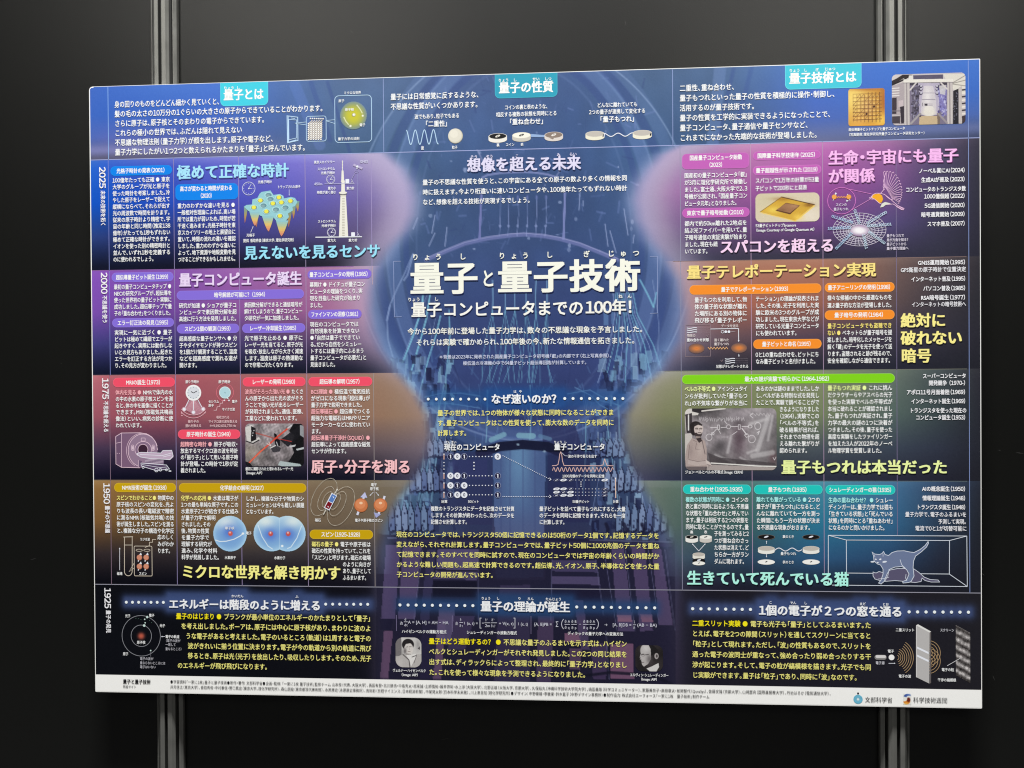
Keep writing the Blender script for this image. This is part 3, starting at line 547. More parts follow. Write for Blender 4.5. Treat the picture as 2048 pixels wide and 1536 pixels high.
def scuff(pts, w):
    vv = [(plane_point(x, y, PF)[0], PF-0.0001, plane_point(x, y, PF)[1]+Z0) for x, y in pts]
    a, b_ = np.array(vv[0]), np.array(vv[-1]); d = (b_-a)/np.linalg.norm(b_-a); n = np.array([-d[2], 0, d[0]])*w*0.0004
    off = np.array([0.72, 0.05, 0]); me = bpy.data.meshes.new('scuff_mark'); m_ = (a+b_)/2
    me.from_pydata([tuple(a-off), tuple(m_-n-off), tuple(b_-off), tuple(m_+n-off)], [], [(0, 1, 2, 3)]); me.update(); link('scuff_mark', me, SCUFF, WALL)
SCUFF, nt, b = node_mat('scuffed_laminate'); b.inputs['Base Color'].default_value = (0.05, 0.05, 0.048, 1); b.inputs['Roughness'].default_value = 0.5
for p_, w_ in ((((2030, 905), (2048, 907)), 1.0), (((1996, 900), (2002, 901)), 0.8), (((1964, 1147), (1969, 1151)), 1.6), (((121, 726), (124, 728)), 1.6), (((700, 60), (706, 66)), 0.7), (((1250, 40), (1252, 52)), 0.6), (((60, 1120), (74, 1116)), 0.6), (((1985, 1350), (1990, 1362)), 0.7), (((880, 1480), (900, 1476)), 0.6)): scuff(p_, w_)

# ------------------------------------------------------------------ drawings and photographs printed on the sheet
W1 = (238, 242, 252); LB = (190, 222, 250)
def art(name, label=None, depth=0.00018):
    k = Ink(); k.name = name; k.label = label; k.dep = depth; return k
def done(k): return k.build(k.name, POSTER, k.dep, k.label)
def arrow(k, a, b_, w, col, hd=3.0):
    k.line([a, b_], w, col); d = np.array(b_, float)-np.array(a, float); L = np.hypot(*d); d /= L; n = np.array([-d[1], d[0]]); t = np.array(b_, float)
    k.poly([tuple(t+d*hd*.4), tuple(t-d*hd+n*hd*.7), tuple(t-d*hd-n*hd*.7)], col)
def arc(cx, cy, rx, ry, a0, a1, n=24, rot=0):
    a = np.radians(np.linspace(a0, a1, n)); c, s_ = math.cos(rot), math.sin(rot)
    return [(cx+rx*math.cos(t)*c-ry*math.sin(t)*s_, cy+rx*math.cos(t)*s_+ry*math.sin(t)*c) for t in a]
def clock(k, cx, cy, r, col, ring=True):
    if ring: k.ell(cx, cy, r, r, col, ring=1.0)
    for i in range(12):
        t = i*math.pi/6; k.ell(cx+r*.78*math.sin(t), cy-r*.78*math.cos(t), .7, .7, col, n=6)
    k.line([(cx, cy), (cx+r*.35, cy-r*.62)], .9, col); k.line([(cx, cy), (cx+r*.55, cy+.5)], .9, col); k.ell(cx, cy, 1.5, 1.5, col, n=8)
# header, left: phone, lattice, atom in rounded frames
k = art('phone_drawing', 'pale outline of a phone')
k.line([(574, 231.5), (576.5, 232), (577.5, 285.5), (575, 286)], 1.2, LB, True); k.line([(576, 232), (595.5, 234.5), (596, 281), (576, 285.5)], 1.5, LB, True); k.line([(577.5, 239), (593.5, 240), (593.5, 276), (578, 279.5)], 1.1, LB, True)
k.line([(582, 236), (590, 237)], 1.2, LB); k.line([(579, 284), (593, 280)], 2, LB); done(k)
k = art('lattice_drawing', 'white atom lattice in a rounded frame')
k.rrect(612.5, 233, 652.5, 282, 5, LB, 1.2); k.line([(589, 246.5), (612.5, 244), (612.5, 250), (589, 246.5)], 1, LB)
for i in range(5):
    for j in range(9): k.line([(618+i*4.9, 247+j*3.9), (618+i*4.9+7, 240.5+j*3.9)], 1.9, (214, 206, 196))
for i in range(6):
    for j in range(9): k.ell(617+i*5, 247.5+j*3.9, 1.7, 1.7, (245, 243, 238), n=8)
for i in range(7): k.ell(621+i*4.2, 237+.1*i, 1.6, 1.6, (240, 238, 232), n=8)
done(k)
k = art('atom_drawing', 'rounded frame round a yellow glowing atom')
k.rrect(669.5, 192, 743.5, 283.5, 8, LB, 1.2); k.line([(653, 241), (669.5, 239.5)], 1, LB); k.line([(653, 242), (669.5, 247)], 1, LB); done(k)
def paint(pc):
    bl = np.array([88, 120, 190.]); pc.C[...] = bl-(pc.Y[..., None]-200)*0.05; pc.glow(707, 231, 25, 26, (206, 200, 40), .95, 3.2); pc.ell(707.5, 230, 3.6, 3.6, (130, 125, 80)); pc.ell(708, 229.5, 3, 3, (226, 226, 214)); pc.glow(707, 229, 1.5, 1.5, (255, 255, 255))
    for p in ([(714.5, 211), (720, 218), (724.5, 226)], [(688, 235), (692, 243), (697, 249)]): pc.line(p, 1.6, (236, 238, 205), 1, 1)
    pc.ell(725.5, 231.5, 2, 2, (240, 240, 225)); pc.ell(701, 252, 2.2, 2.2, (240, 240, 225)); pc.ell(714, 210.5, 1, 1, (236, 238, 205)); pc.ell(688, 235, 1, 1, (236, 238, 205))
def disk(x, y, w, h): return np.hypot((x-w/2)/(w/2), (y-h/2)/(h/2)) <= 1
patch('atom_glow', POSTER, 680, 204, 734, 258, .8, paint, mask=disk, depth=0.00020, label='yellow glow of the atom')
# header, centre
k = art('wave_drawing', 'pale sine wave'); k.line([(812.5+t*64.5, 275-t*1.5-14.5*math.cos(t*2*math.pi*3.55)*1.0) for t in np.linspace(0, 1, 90)], 1.6, LB); done(k)
k = art('particle_drawing', 'cream ball with a shaded rim'); k.ell(911, 272, 15, 15, (176, 172, 158)); k.ell(910.6, 271.4, 14.4, 14.4, (214, 210, 194)); k.ell(909.8, 270.4, 13.2, 13.2, (226, 222, 208)); k.ell(908, 268, 8, 8, (234, 230, 216)); done(k)
def coin(k, cx, cy, rx, ry, h, top, side, hole, rim=None, dot=True):
    k.ell(cx, cy+h, rx, ry, side); k.poly([(cx-rx, cy), (cx+rx, cy), (cx+rx, cy+h), (cx-rx, cy+h)], side); k.ell(cx, cy, rx, ry, rim or side); k.ell(cx, cy, rx*.93, ry*.9, top)
    if dot: k.ell(cx, cy-.3, rx*.28, ry*.33, hole, rot=.35); k.ell(cx, cy-.3, rx*.1, ry*.13, top, rot=.35)
CR = (236, 232, 220); GY = (196, 190, 182); BK = (24, 22, 24)
k = art('coin_drawing', 'three coins, black, cream and grey brown, in a row'); k.poly([(1062, 268), (1092, 270.5), (1092, 274.5), (1062, 274)], (150, 178, 220))
coin(k, 995.5, 272.5, 18.5, 6, 7, BK, (240, 236, 228), CR); coin(k, 1043, 270.5, 18.5, 6, 7, (246, 244, 230), (204, 200, 190), BK, (236, 232, 214)); coin(k, 1107.5, 270, 18.5, 6.4, 6, (142, 126, 116), (222, 214, 208), (240, 236, 230)); k.poly([(1098, 275.6), (1108, 276.2), (1106, 279)], (142, 126, 116)); done(k)
k = art('coin_drawing', 'two grey coins joined by a white wavy line')
for x, y in ((1190, 268), (1284.5, 266)): coin(k, x, y, 19, 6, 6.5, GY, (238, 234, 214), CR, (226, 222, 206), False); k.poly([(x+15.5, y+1.5), (x+18.5, y-.5), (x+18, y+5), (x+15, y+6.5)], BK)
k.line([(1208, 273.5)]+[(1209+t*57, 270-t*1+3.2*math.sin(t*4*math.pi-1.3)) for t in np.linspace(0, 1, 40)], 1.7, W1); done(k)
# header, right: gold chip and laboratory photograph
def paint(pc):
    X, Y = pc.X, pc.Y; a = (X-1697)/73; b_ = (Y-178)/72
    pc.C[...] = (206, 150, 58); pc.glow(1706, 196, 30, 40, (252, 226, 128), .8); pc.glow(1768, 205, 9, 40, (160, 92, 42), .75); pc.glow(1764, 240, 16, 16, (250, 208, 90), .8); pc.glow(1735, 214, 18, 22, (196, 150, 104), .65); pc.glow(1735, 178, 40, 4, (170, 104, 50), .7); pc.glow(1735, 251, 40, 3, (240, 170, 60), .7); pc.glow(1716, 240, 16, 12, (238, 176, 96), .5)
    for i in range(8): f = .35+.65*i/7; pc.line([(1706+i*7.6, 186-i*.2+4*(i < 4)), (1706.5+i*7.6, 244)], 1.3, (92, 58, 36), f*.85, 1)
    for j in range(8): pc.line([(1706, 188.5+j*7.4), (1763, 186+j*7.4)], 1.3, (92, 58, 36), .35+.5*(j/7), 1)
    r = np.random.RandomState(1)
    for i in range(7):
        for j in range(7): pc.ell(1710+i*7.6, 192+j*7.4, 1.8, 1.6, (246, 214, 134), .55)
        for j in range(7):
            if r.rand() < .4: pc.line([(1707+i*7.6, 195+j*7.4), (1712+i*7.6, 189+j*7.4)], 1, (110, 70, 40), .7)
    for p in ((1748, 213), (1733, 228)): pc.ell(p[0], p[1], 2.2, 2.2, (70, 40, 30))
    pc.grain(4)
patch('photograph', POSTER, 1696.5, 178.2, 1769.5, 250.5, .5, paint, mask=round_mask(5), label='square photograph of a gold chip with a dark wire grid')
def paint(pc):
    X, Y = pc.X, pc.Y; pc.C[...] = (196, 188, 190)
    pc.poly([(1783, 150), (1822, 150), (1808, 165), (1783, 172)], (206, 198, 196)); pc.line([(1783, 166), (1795, 160), (1806, 153), (1822, 153)], 7, (44, 36, 38)); pc.line([(1784, 170), (1800, 163), (1812, 157)], 3, (30, 26, 30))
    pc.poly([(1826, 151), (1886, 149), (1886, 159), (1827, 160)], (88, 82, 104)); pc.poly([(1818, 151), (1826, 151), (1826, 160), (1816, 160)], (220, 216, 212)); pc.poly([(1886, 148), (1932, 148), (1932, 190), (1904, 178), (1892, 160)], (216, 212, 202))
    for d in (0, 5, 11): pc.line([(1905, 166+d*.2), (1932, 150+d*2)], 1.6, (120, 114, 110), .7)
    pc.poly([(1784, 172), (1808, 164), (1808, 248), (1783, 248)], (172, 162, 166))
    for y in range(176, 196, 5): pc.line([(1784, y+1), (1798, y)], 1.8, (228, 224, 222))
    pc.poly([(1784, 196), (1793, 195), (1793, 228), (1784, 228)], (58, 50, 60)); pc.poly([(1797, 202), (1806, 200), (1806, 212), (1797, 214)], (196, 182, 186)); pc.poly([(1784, 232), (1800, 232), (1800, 247), (1784, 247)], (70, 62, 70)); pc.line([(1783, 232), (1802, 231)], 2, (190, 184, 184)); pc.line([(1783, 222), (1800, 222)], 2, (120, 110, 118))
    pc.poly([(1800, 214), (1808, 212), (1808, 247), (1802, 247)], (52, 44, 54))
    pc.poly([(1819, 166), (1894, 165), (1894, 250), (1819, 250)], (120, 112, 134)); pc.poly([(1819, 166), (1894, 165), (1894, 170), (1819, 171)], (66, 60, 74))
    pc.poly([(1836, 166), (1879, 166), (1878, 230), (1838, 230)], (178, 170, 190)); pc.poly([(1848, 172), (1866, 172), (1869, 184), (1872, 200), (1873, 226), (1842, 226), (1843, 200), (1846, 184)], (202, 196, 202)); pc.ell(1857.5, 226, 15.5, 6, (206, 200, 198)); pc.glow(1855, 195, 7, 22, (228, 224, 224), .8); pc.line([(1846, 186), (1869, 186)], 1.2, (160, 154, 168))
    pc.line([(1844, 199), (1870, 199)], 1.6, (150, 144, 156)); pc.ell(1858, 222, 11, 12, (232, 228, 214), .6, 4)
    pc.poly([(1847, 206), (1866, 206), (1866, 212), (1847, 212)], (216, 210, 214)); pc.poly([(1849, 207), (1855, 207), (1855, 211.5), (1849, 211.5)], (60, 56, 66)); pc.line([(1857, 208), (1865, 208)], .8, (110, 104, 116)); pc.line([(1857, 210.5), (1865, 210.5)], .8, (110, 104, 116)); pc.line([(1845.5, 206), (1845.5, 212)], 1.2, (60, 56, 66))
    for x, m in ((1841, 1), (1875, -1)):
        for y in (173, 179, 187): pc.ell(x, y, 4, 3, (64, 58, 78)); pc.ell(x+m, y-1, 2, 1.5, (226, 224, 236))
    pc.poly([(1824, 176), (1838, 172), (1838, 232), (1824, 240)], (84, 78, 96), .8); r = np.random.RandomState(4)
    for _ in range(70):
        x = r.uniform(1823, 1838); y = r.uniform(178, 236); pc.ell(x, y, r.uniform(.6, 2.4), r.uniform(.6, 3), [(40, 36, 48), (160, 156, 176), (120, 116, 150)][r.randint(3)], .7)
    pc.poly([(1876, 180), (1893, 174), (1893, 232), (1880, 222)], (128, 122, 190), .75)
    for _ in range(60):
        x = r.uniform(1876, 1893); y = r.uniform(178, 232); pc.ell(x, y, r.uniform(.6, 2), r.uniform(.6, 3), [(70, 64, 120), (196, 196, 226), (150, 150, 220)][r.randint(3)], .7)
    pc.poly([(1878, 172), (1892, 170), (1890, 190), (1880, 188)], (206, 204, 202), .8)
    pc.poly([(1839, 232), (1875, 232), (1876, 250), (1838, 250)], (196, 174, 140)); pc.poly([(1838, 226), (1842, 226), (1842, 234), (1838, 234)], (90, 80, 84)); pc.poly([(1874, 226), (1880, 226), (1880, 250), (1875, 250)], (120, 104, 94))
    pc.line([(1822, 247), (1840, 228)], 4, (160, 154, 158)); pc.line([(1895, 247), (1877, 228)], 4, (150, 142, 148))
    for x0, x1 in ((1808, 1819), (1894, 1905)):
        pc.poly([(x0, 162), (x1, 162), (x1+1, 250), (x0+1, 250)], (182, 174, 174))
        for d in (2, 5, 8): pc.line([(x0+d, 164), (x0+d+1, 250)], 1.1, (126, 118, 124) if d == 5 else (214, 208, 204), .9)
    pc.poly([(1807, 159), (1906, 157.5), (1906, 164), (1807, 165.5)], (226, 222, 214)); pc.line([(1807, 166), (1906, 164.5)], 1, (110, 104, 110))
    pc.line([(1820, 180), (1832, 166)], 3, (208, 202, 200)); pc.line([(1894, 178), (1882, 166)], 3, (208, 202, 200))
    pc.poly([(1906, 182), (1917, 177), (1917, 248), (1906, 248)], (34, 32, 40))
    for _ in range(28): x = r.uniform(1907, 1916); y = r.uniform(184, 245); pc.ell(x, y, 1, .7, (140, 138, 160), .8)
    pc.poly([(1918, 175), (1924, 172), (1924, 248), (1918, 248)], (190, 182, 180))
    for j in range(10): pc.line([(1925, 180+j*6.8), (1932, 179+j*6.8)], 3.2, (226, 220, 210) if j % 2 else (60, 54, 60))
    pc.poly([(1924, 232), (1932, 230), (1932, 250), (1924, 250)], (64, 52, 56)); pc.grain(5)
patch('photograph', POSTER, 1783.5, 149.3, 1931, 247, .5, paint, mask=round_mask(9), label='photograph of a white cryostat in an aluminium frame')
# row 2025 left
k = art('clock_drawing', 'small outline clock'); clock(k, 497.5, 377, 13, (220, 226, 250)); done(k)
k = art('lattice_surface_drawing', 'pale blue egg box surface with yellow balls and pointed feet')
SB = (150, 206, 214); SD = (104, 150, 162)
def cone(x0, x1, y0, xt, yt, f=1.0):
    n = 9
    for i in range(n):
        a, b_ = i/n, (i+1)/n; c0 = np.array([[146, 198, 206], [176, 196, 160], [226, 194, 110], [222, 150, 110], [196, 130, 140]]); c = [np.interp(a*4, range(5), c0[:, j])*f for j in range(3)]
        pw = lambda t: (1-t)**.75
        q = [(xt+(x0-xt)*pw(a), y0+(yt-y0)*a), (xt+(x1-xt)*pw(a), y0+(yt-y0)*a), (xt+(x1-xt)*pw(b_), y0+(yt-y0)*b_), (xt+(x0-xt)*pw(b_), y0+(yt-y0)*b_)]
        k.poly(q, c)
for c in ((488, 496, 412, 489.5, 447, .8), (507, 518, 420, 513, 455, .8), (533, 545, 428, 538, 464, .8), (574, 585, 415, 577, 455, .75), (583, 592, 410, 587, 438, .8), (590, 599, 402, 596, 424, .8)): cone(*c)
k.poly([(488, 414), (493, 410), (504, 409), (505, 399), (515, 396), (519, 388), (523, 384), (541, 381), (547, 390), (560, 388), (567, 392), (568, 397), (582, 394), (590, 396), (595, 404), (590, 412), (585, 414), (586, 421), (576, 427), (578, 434), (570, 444), (552, 441), (545, 432), (532, 436), (520, 431), (516, 426), (502, 425), (497, 422)], SB)
for c in ((499, 520, 424, 510, 452), (524, 548, 432, 537, 463), (552, 577, 441, 563, 473)): cone(*c)
for (x, y, ball) in ((537, 390, 0), (521, 401, 1), (541, 398, 0), (558, 395, 1), (508, 415, 1), (527, 411, 0), (546, 407, 1), (563, 405, 1), (581, 402, 1), (533, 423, 1), (552, 419, 0), (571, 415, 0), (560, 432, 1)):
    k.ell(x, y, 8, 5.6, (178, 226, 230)); k.ell(x+.3, y+.2, 6.4, 4.4, SD)
    if ball: k.ell(x, y, 4.8, 4.2, (190, 176, 40)); k.ell(x-.3, y-.4, 4.3, 3.8, (240, 236, 84))
    else: k.ell(x-1, y+1, 4, 2.6, (136, 170, 176))
arrow(k, (578.5, 379), (578.5, 391), .9, (215, 222, 250), 1.6); arrow(k, (501.5, 465), (506.5, 453), .9, (230, 230, 245), 1.6); done(k)
k = art('tower_drawing', 'white broadcasting tower with clocks and a satellite'); TW = (236, 234, 224)
k.line([(685, 321), (685, 341)], 1.3, TW); k.poly([(683.3, 341), (687, 341), (688.5, 363), (682.5, 363)], TW)
for j in range(6): k.ell(685, 323+j*3, 1.3, .9, TW, n=8)
k.ell(686, 362.5, 4.6, 1.8, TW); k.poly([(683, 364), (689.5, 364), (690, 383), (682.5, 383)], TW); k.ell(686, 385.5, 8.3, 2.8, TW); k.line([(679, 389), (693.5, 389)], 1.2, (70, 64, 80)); k.poly([(680, 389.6), (693, 389.6), (691.5, 393), (681.5, 393)], (214, 210, 198))
k.poly([(681, 393), (692, 393), (696.5, 474), (678, 474)], (238, 236, 224))
for j in range(24): k.line([(684.3, 397+j*3.2), (689.5, 397+j*3.2)], 1.1, (180, 176, 160))
k.line([(631, 474.5), (724, 473.5)], 1.9, W1); k.line([(649, 367.8), (709, 367)], .9, (196, 196, 226)); k.line([(714.8, 340), (715.3, 473)], .8, (150, 150, 200))
clock(k, 661.5, 358.5, 8.4, (214, 214, 240)); clock(k, 663, 464.5, 8.4, (226, 226, 245))
for x, y in ((695, 362.5), (706.5, 469)): k.rrect(x-4, y-4.3, x+3.5, y+4, 1, W1)
for x, y in ((704, 362.5), (716, 468.5)): k.line([(x-1.5, y-4), (x+.5, y-1), (x-2.5, y+4)], .8, (214, 212, 234)); k.line([(x+.5, y-1), (x+3, y+4)], .8, (214, 212, 234))
k.poly([(708, 327), (713, 330), (711, 334), (706, 331)], (186, 176, 214)); k.poly([(717, 331), (726, 335), (724, 339.5), (715, 335)], (186, 176, 214)); k.ell(714.5, 333, 2.4, 2.2, W1); k.line([(713, 336), (715, 338)], 1.4, W1)
k.ell(713, 343, 3.8, 2.4, (160, 150, 200), ring=.7); k.line([(711, 345), (703.5, 357.5)], .8, (170, 165, 210)); done(k)
# row 1975 left
k = art('scanner_drawing', 'white line drawing of a ring shaped medical scanner with its table'); P3 = (236, 206, 222); F3 = (126, 96, 124); F4 = (150, 124, 150)
k.poly([(231.5, 873), (243, 866), (280, 865.5), (297, 869), (309, 880), (315.5, 900), (314, 918), (300, 932), (280, 936), (243, 934.5), (232, 928)], F3)
k.poly([(231.5, 873), (243, 866), (243, 934.5), (232, 928)], (110, 84, 112)); k.line([(231.5, 873), (243, 866), (280, 865.5), (293, 867.5), (304, 874), (311.5, 885), (315.5, 900)], 1.1, P3); k.line([(231.5, 873), (232, 928), (243, 934.5), (280, 935.5)], 1.1, P3); k.line([(243, 866), (243, 934.5)], .9, P3); k.line([(232, 886.5), (243, 884)], .8, P3)
k.ell(286, 901, 29.5, 33, F4); k.line(arc(286, 901, 29.5, 33, 110, 345), 1.1, P3); k.line(arc(284.5, 901, 31.5, 34.5, 118, 300), .8, P3)
k.ell(286.5, 899, 16.5, 16, (136, 110, 138)); k.line(arc(286.5, 899, 16.5, 16, 130, 380), 1, P3); k.ell(286, 899, 10, 10.5, (60, 36, 56)); k.line(arc(286, 899, 10, 10.5, 0, 360), 1, P3)
k.rrect(282.5, 876, 290.5, 882, 1, P3, .9)
for x in (265.5, 306.5): k.rrect(x-2.3, 890, x+2.3, 901, 2, P3, .9); k.rrect(x-1.4, 892.5, x+1.6, 899, .8, (220, 196, 214))
for x in (234.5, 239): k.ell(x, 906.8, .8, .8, P3, n=6)
k.poly([(273, 907), (281, 904.5), (322, 906), (326, 901), (344, 900.5), (346, 909), (347, 914), (340, 920), (300, 917), (281, 914)], (196, 174, 198)); k.line([(273, 907.5), (281, 904.5), (322, 906), (326, 901), (343.5, 900.5), (345, 906), (346.5, 912), (340, 919), (300, 917), (281, 914), (273, 907.5)], 1, W1); k.line([(280, 909), (325, 911), (343, 906)], .9, W1); k.line([(326, 914), (342, 910)], .9, W1)
k.poly([(290, 918), (328, 920), (328, 929), (290, 926)], (104, 84, 116))
for j in range(4): k.line([(290, 918+j*2.6), (327, 920.5+j*2.6)], .8, (226, 208, 226))
k.poly([(277, 920), (284, 922), (284, 934), (277, 933)], (112, 90, 120)); k.line([(277, 920), (277, 934)], .8, P3)
k.poly([(282, 926), (333, 930), (339, 938), (312, 942), (283, 933)], (90, 72, 104)); k.line([(282, 926), (333, 930), (339, 938), (312, 941), (283, 932), (282, 926)], 1, W1); k.line([(284, 929), (320, 935), (334, 934)], .8, W1)
for x, y, r_ in ((286.5, 934.5, 2.2), (313, 940, 3.6), (321, 939.5, 2.6), (333, 939.5, 2)): k.ell(x, y, r_, r_, W1, ring=1)
k.ell(340, 942, 3, 1.2, W1); done(k)
k = art('pendulum_clock_drawing', 'white pendulum clock'); PK = (240, 186, 196)
k.poly([(380, 800), (393, 800), (409, 819), (401, 829), (387, 829), (368, 818)], (184, 130, 146))
for a in range(-5, 6): k.line([(387, 798), (387+a*3.2, 822)], .7, (214, 160, 172))
k.line([(379, 798), (369, 818)], 1.4, W1); k.line([(395, 798), (406, 818)], 1.4, W1); k.line([(387, 801), (387, 823)], 1.5, W1)
for x, y in ((368.5, 818.5), (387, 824.5), (406.5, 818)): k.ell(x, y, 4.6, 4.6, (206, 170, 182)); k.ell(x, y, 3, 3, W1)
k.line(arc(387, 800, 30, 30, 143, 37), 1.1, PK); k.line(arc(387, 803, 31, 33, 143, 37), 1.1, PK)
for x, y in ((363.5, 826), (364, 831), (410, 825.5)): k.ell(x, y, 1.4, 1.4, PK, n=8)
k.ell(387, 785.5, 16, 16, (246, 246, 248)); k.ell(387, 785.5, 12.5, 12.5, (222, 226, 234))
for i in range(12): t = i*math.pi/6; k.ell(387+11*math.sin(t), 785.5-11*math.cos(t), .9, .9, (110, 150, 150), n=6)
k.line([(387, 786), (383, 783.5)], 1.3, BK); k.line([(387, 786), (393, 782.5)], 1.3, BK); k.ell(383, 783.5, 1, 1, BK, n=8); k.ell(393, 782.5, 1, 1, BK, n=8); done(k)
k = art('atomic_clock_drawing', 'pale blue atomic clock ringed in pink'); k.ell(450, 785, 17.5, 17.5, (226, 120, 136), ring=1.1); k.ell(450, 785, 12, 12, (222, 240, 244)); k.ell(450, 785, 10.6, 10.6, (184, 220, 230)); k.poly([(455, 794), (458, 799), (452, 796)], (222, 240, 244)); k.line([(449.5, 784), (451, 786.5)], 1, (70, 110, 120))
k.line([(427.5, 820.5), (433, 820.5), (434.5, 813.5), (439.5, 813.5), (440.5, 806.5), (445, 806.5), (446, 801), (450, 801)], 1, (240, 196, 204)); k.ell(449, 800.5, 1.6, 1.2, W1); k.ell(458, 801, 1.7, 1.5, W1); done(k)
def paint(pc):
    X, Y = pc.X, pc.Y; pc.C[...] = (150, 142, 146); pc.noise(5, .16, 8); pc.noise(1.6, .10, 9)
    pc.C = pc.C*np.clip(1.05-(Y[..., None]-847)/300, .6, 1.2); pc.glow(500, 905, 22, 18, (178, 168, 150), .5)
    pc.poly([(587, 847), (604, 847), (608, 856), (608, 934), (592, 934), (576, 925), (588, 905), (582, 888), (590, 872), (578, 862)], (18, 18, 22)); pc.poly([(560, 880), (600, 850), (606, 866), (576, 894)], (24, 24, 30), .9); pc.poly([(600, 850), (609, 852), (609, 876), (600, 870)], (180, 184, 190), .8)
    pc.poly([(490, 855), (504, 849), (508, 856), (510, 877), (518, 874), (521, 879), (506, 887), (494, 882)], (210, 208, 206)); pc.poly([(502, 852), (511, 856), (513, 879), (502, 884)], (30, 28, 32)); pc.line([(492, 882), (506, 887), (518, 880)], 2, (36, 34, 38))
    for x, y in ((502, 862), (506, 866), (505, 871), (508, 861)): pc.ell(x, y, 1.1, 1.2, (220, 220, 224))
    pc.poly([(548, 866), (553, 868), (556, 877), (560, 880), (560, 892), (551, 894), (549, 878)], (22, 20, 26)); pc.poly([(540, 894), (552, 890), (562, 896), (560, 903), (546, 905)], (60, 58, 64)); pc.line([(541, 896), (551, 891)], 2, (220, 218, 216)); pc.line([(553, 884), (556, 892)], 1.6, (200, 200, 204))
    pc.line([(512, 866), (530, 871), (550, 877)], 2.4, (176, 74, 66), .75, 1.5); pc.line([(550, 876), (583, 883)], 1.6, (206, 64, 56), .85)
    pc.line([(499, 925), (520, 904), (538, 889), (552, 876), (578, 855)], 3.2, (222, 76, 58), .95, 1); pc.line([(499, 925), (530, 895)], 1.5, (240, 130, 96), .8); pc.line([(576, 856), (583, 851)], 3, (200, 200, 206))
    pc.line([(534, 887), (542, 892), (538, 884)], 1.4, (222, 208, 204)); pc.poly([(592, 898), (608, 894), (608, 898), (594, 901)], (190, 196, 200)); pc.poly([(560, 922), (600, 928), (603, 932), (572, 935), (556, 930)], (176, 190, 192)); pc.poly([(490, 922), (500, 926), (507, 935), (490, 935)], (24, 24, 28)); pc.poly([(578, 892), (592, 889), (590, 893), (582, 895)], (196, 196, 200)); pc.grain(9)
patch('photograph', POSTER, 490.5, 847.3, 608, 932.5, .55, paint, mask=round_mask(9), label='grey photograph of a laboratory bench with a red laser beam')
# row 1950 left
k = art('test_tube_drawing', 'white outlines of a test tube and a window with four spinning balls'); T4 = (220, 208, 190)
k.line([(247, 1074), (266, 1073.5)], 1.4, T4); k.line([(249, 1074), (249, 1142)], 1.2, T4); k.line([(264.5, 1074), (264.5, 1142)], 1.2, T4); k.line(arc(256.7, 1142, 7.8, 9.5, 180, 0), 1.2, T4); k.line([(249.5, 1090), (264.5, 1090)], 1.1, T4); arrow(k, (239.5, 1140), (239.5, 1096), .9, W1, 2.2)
k.rrect(268.3, 1092, 304.5, 1152, 2.5, T4, 1.1); k.line([(268.5, 1126), (258, 1143.5), (268.5, 1136)], 1, T4); k.line([(312, 1079), (305, 1079), (305, 1084.5), (299, 1084.5), (299, 1091), (290, 1095)], 1, T4)
for x in (278.5, 294): k.ell(x, 1100.5, 6.5, 2.2, T4, ring=.9)
for x in (279, 292.5):
    for y in (1115, 1133):
        k.line([(x-2.5, y+8), (x+1.5, y-6)], 2, W1); k.poly([(x-.5, y-5.5), (x+5, y-4.5), (x+3, y-10)], W1); k.ell(x, y, 5.7, 5.7, (176, 106, 84)); k.ell(x-.3, y-.5, 5, 5, (216, 146, 118))
done(k)
def paint(pc):
    X, Y = pc.X, pc.Y; d = np.hypot((X-459.5)/33.5, (Y-1067)/36); pc.C[...] = (130, 176, 226); pc.mix(np.clip((d-.6)/.4, 0, 1)**2*.9, (176, 218, 246)); pc.glow(452, 1045, 20, 14, (240, 250, 248), .85); pc.glow(459, 1063, 14, 14, (72, 110, 208), .75); pc.ell(461, 1067, 4.6, 4.8, (214, 92, 82), 1, 2); pc.glow(460, 1065, 1.8, 1.8, (255, 230, 224))
    pc.line([(431, 1080), (440, 1083), (452, 1082.5), (468, 1078.5), (480, 1072), (486, 1067.5)], 1.7, (236, 246, 252)); pc.ell(486, 1067, 2.5, 2.2, (244, 250, 252))
patch('hydrogen_atom_drawing', POSTER, 426.5, 1031.5, 494, 1103, .6, paint, mask=disk, label='blue shaded sphere with one red nucleus')
def paint(pc):
    X, Y = pc.X, pc.Y; d = np.minimum(np.hypot((X-543)/36, (Y-1067)/35.5), np.hypot((X-575.5)/36, (Y-1067)/35.5)); pc.C[...] = (138, 184, 228); pc.mix(np.clip((d-.6)/.4, 0, 1)**2*.9, (186, 224, 248)); pc.glow(532, 1043, 20, 14, (240, 250, 244), .85); pc.glow(586, 1043, 20, 14, (240, 250, 244), .8)
    for x in (541, 577): pc.glow(x, 1069, 15, 14, (74, 110, 210), .7)
    for x in (541.5, 576.5): pc.ell(x, 1067.5, 4.7, 4.8, (206, 82, 76), 1, 2); pc.glow(x-.5, 1065.5, 1.8, 2, (255, 240, 236))
    pc.line([(516, 1050), (524, 1073), (536, 1092), (545, 1098)], 1.6, (222, 240, 252)); pc.line([(603, 1052), (594, 1076), (582, 1094), (575, 1097)], 1.6, (222, 240, 252)); pc.ell(564.5, 1092, 2.5, 2.3, (240, 250, 255)); pc.line([(559, 1037), (559, 1097)], 1.2, (206, 232, 250), .5)
def twodisk(x, y, w, h):
    r = .69*w/2
    return np.minimum(np.hypot((x-r)/r, (y-h/2)/(h/2)), np.hypot((x-(w-r))/r, (y-h/2)/(h/2))) <= 1
patch('hydrogen_molecule_drawing', POSTER, 507, 1031.5, 611.5, 1103, .6, paint, mask=twodisk, label='two joined blue spheres with two red nuclei')
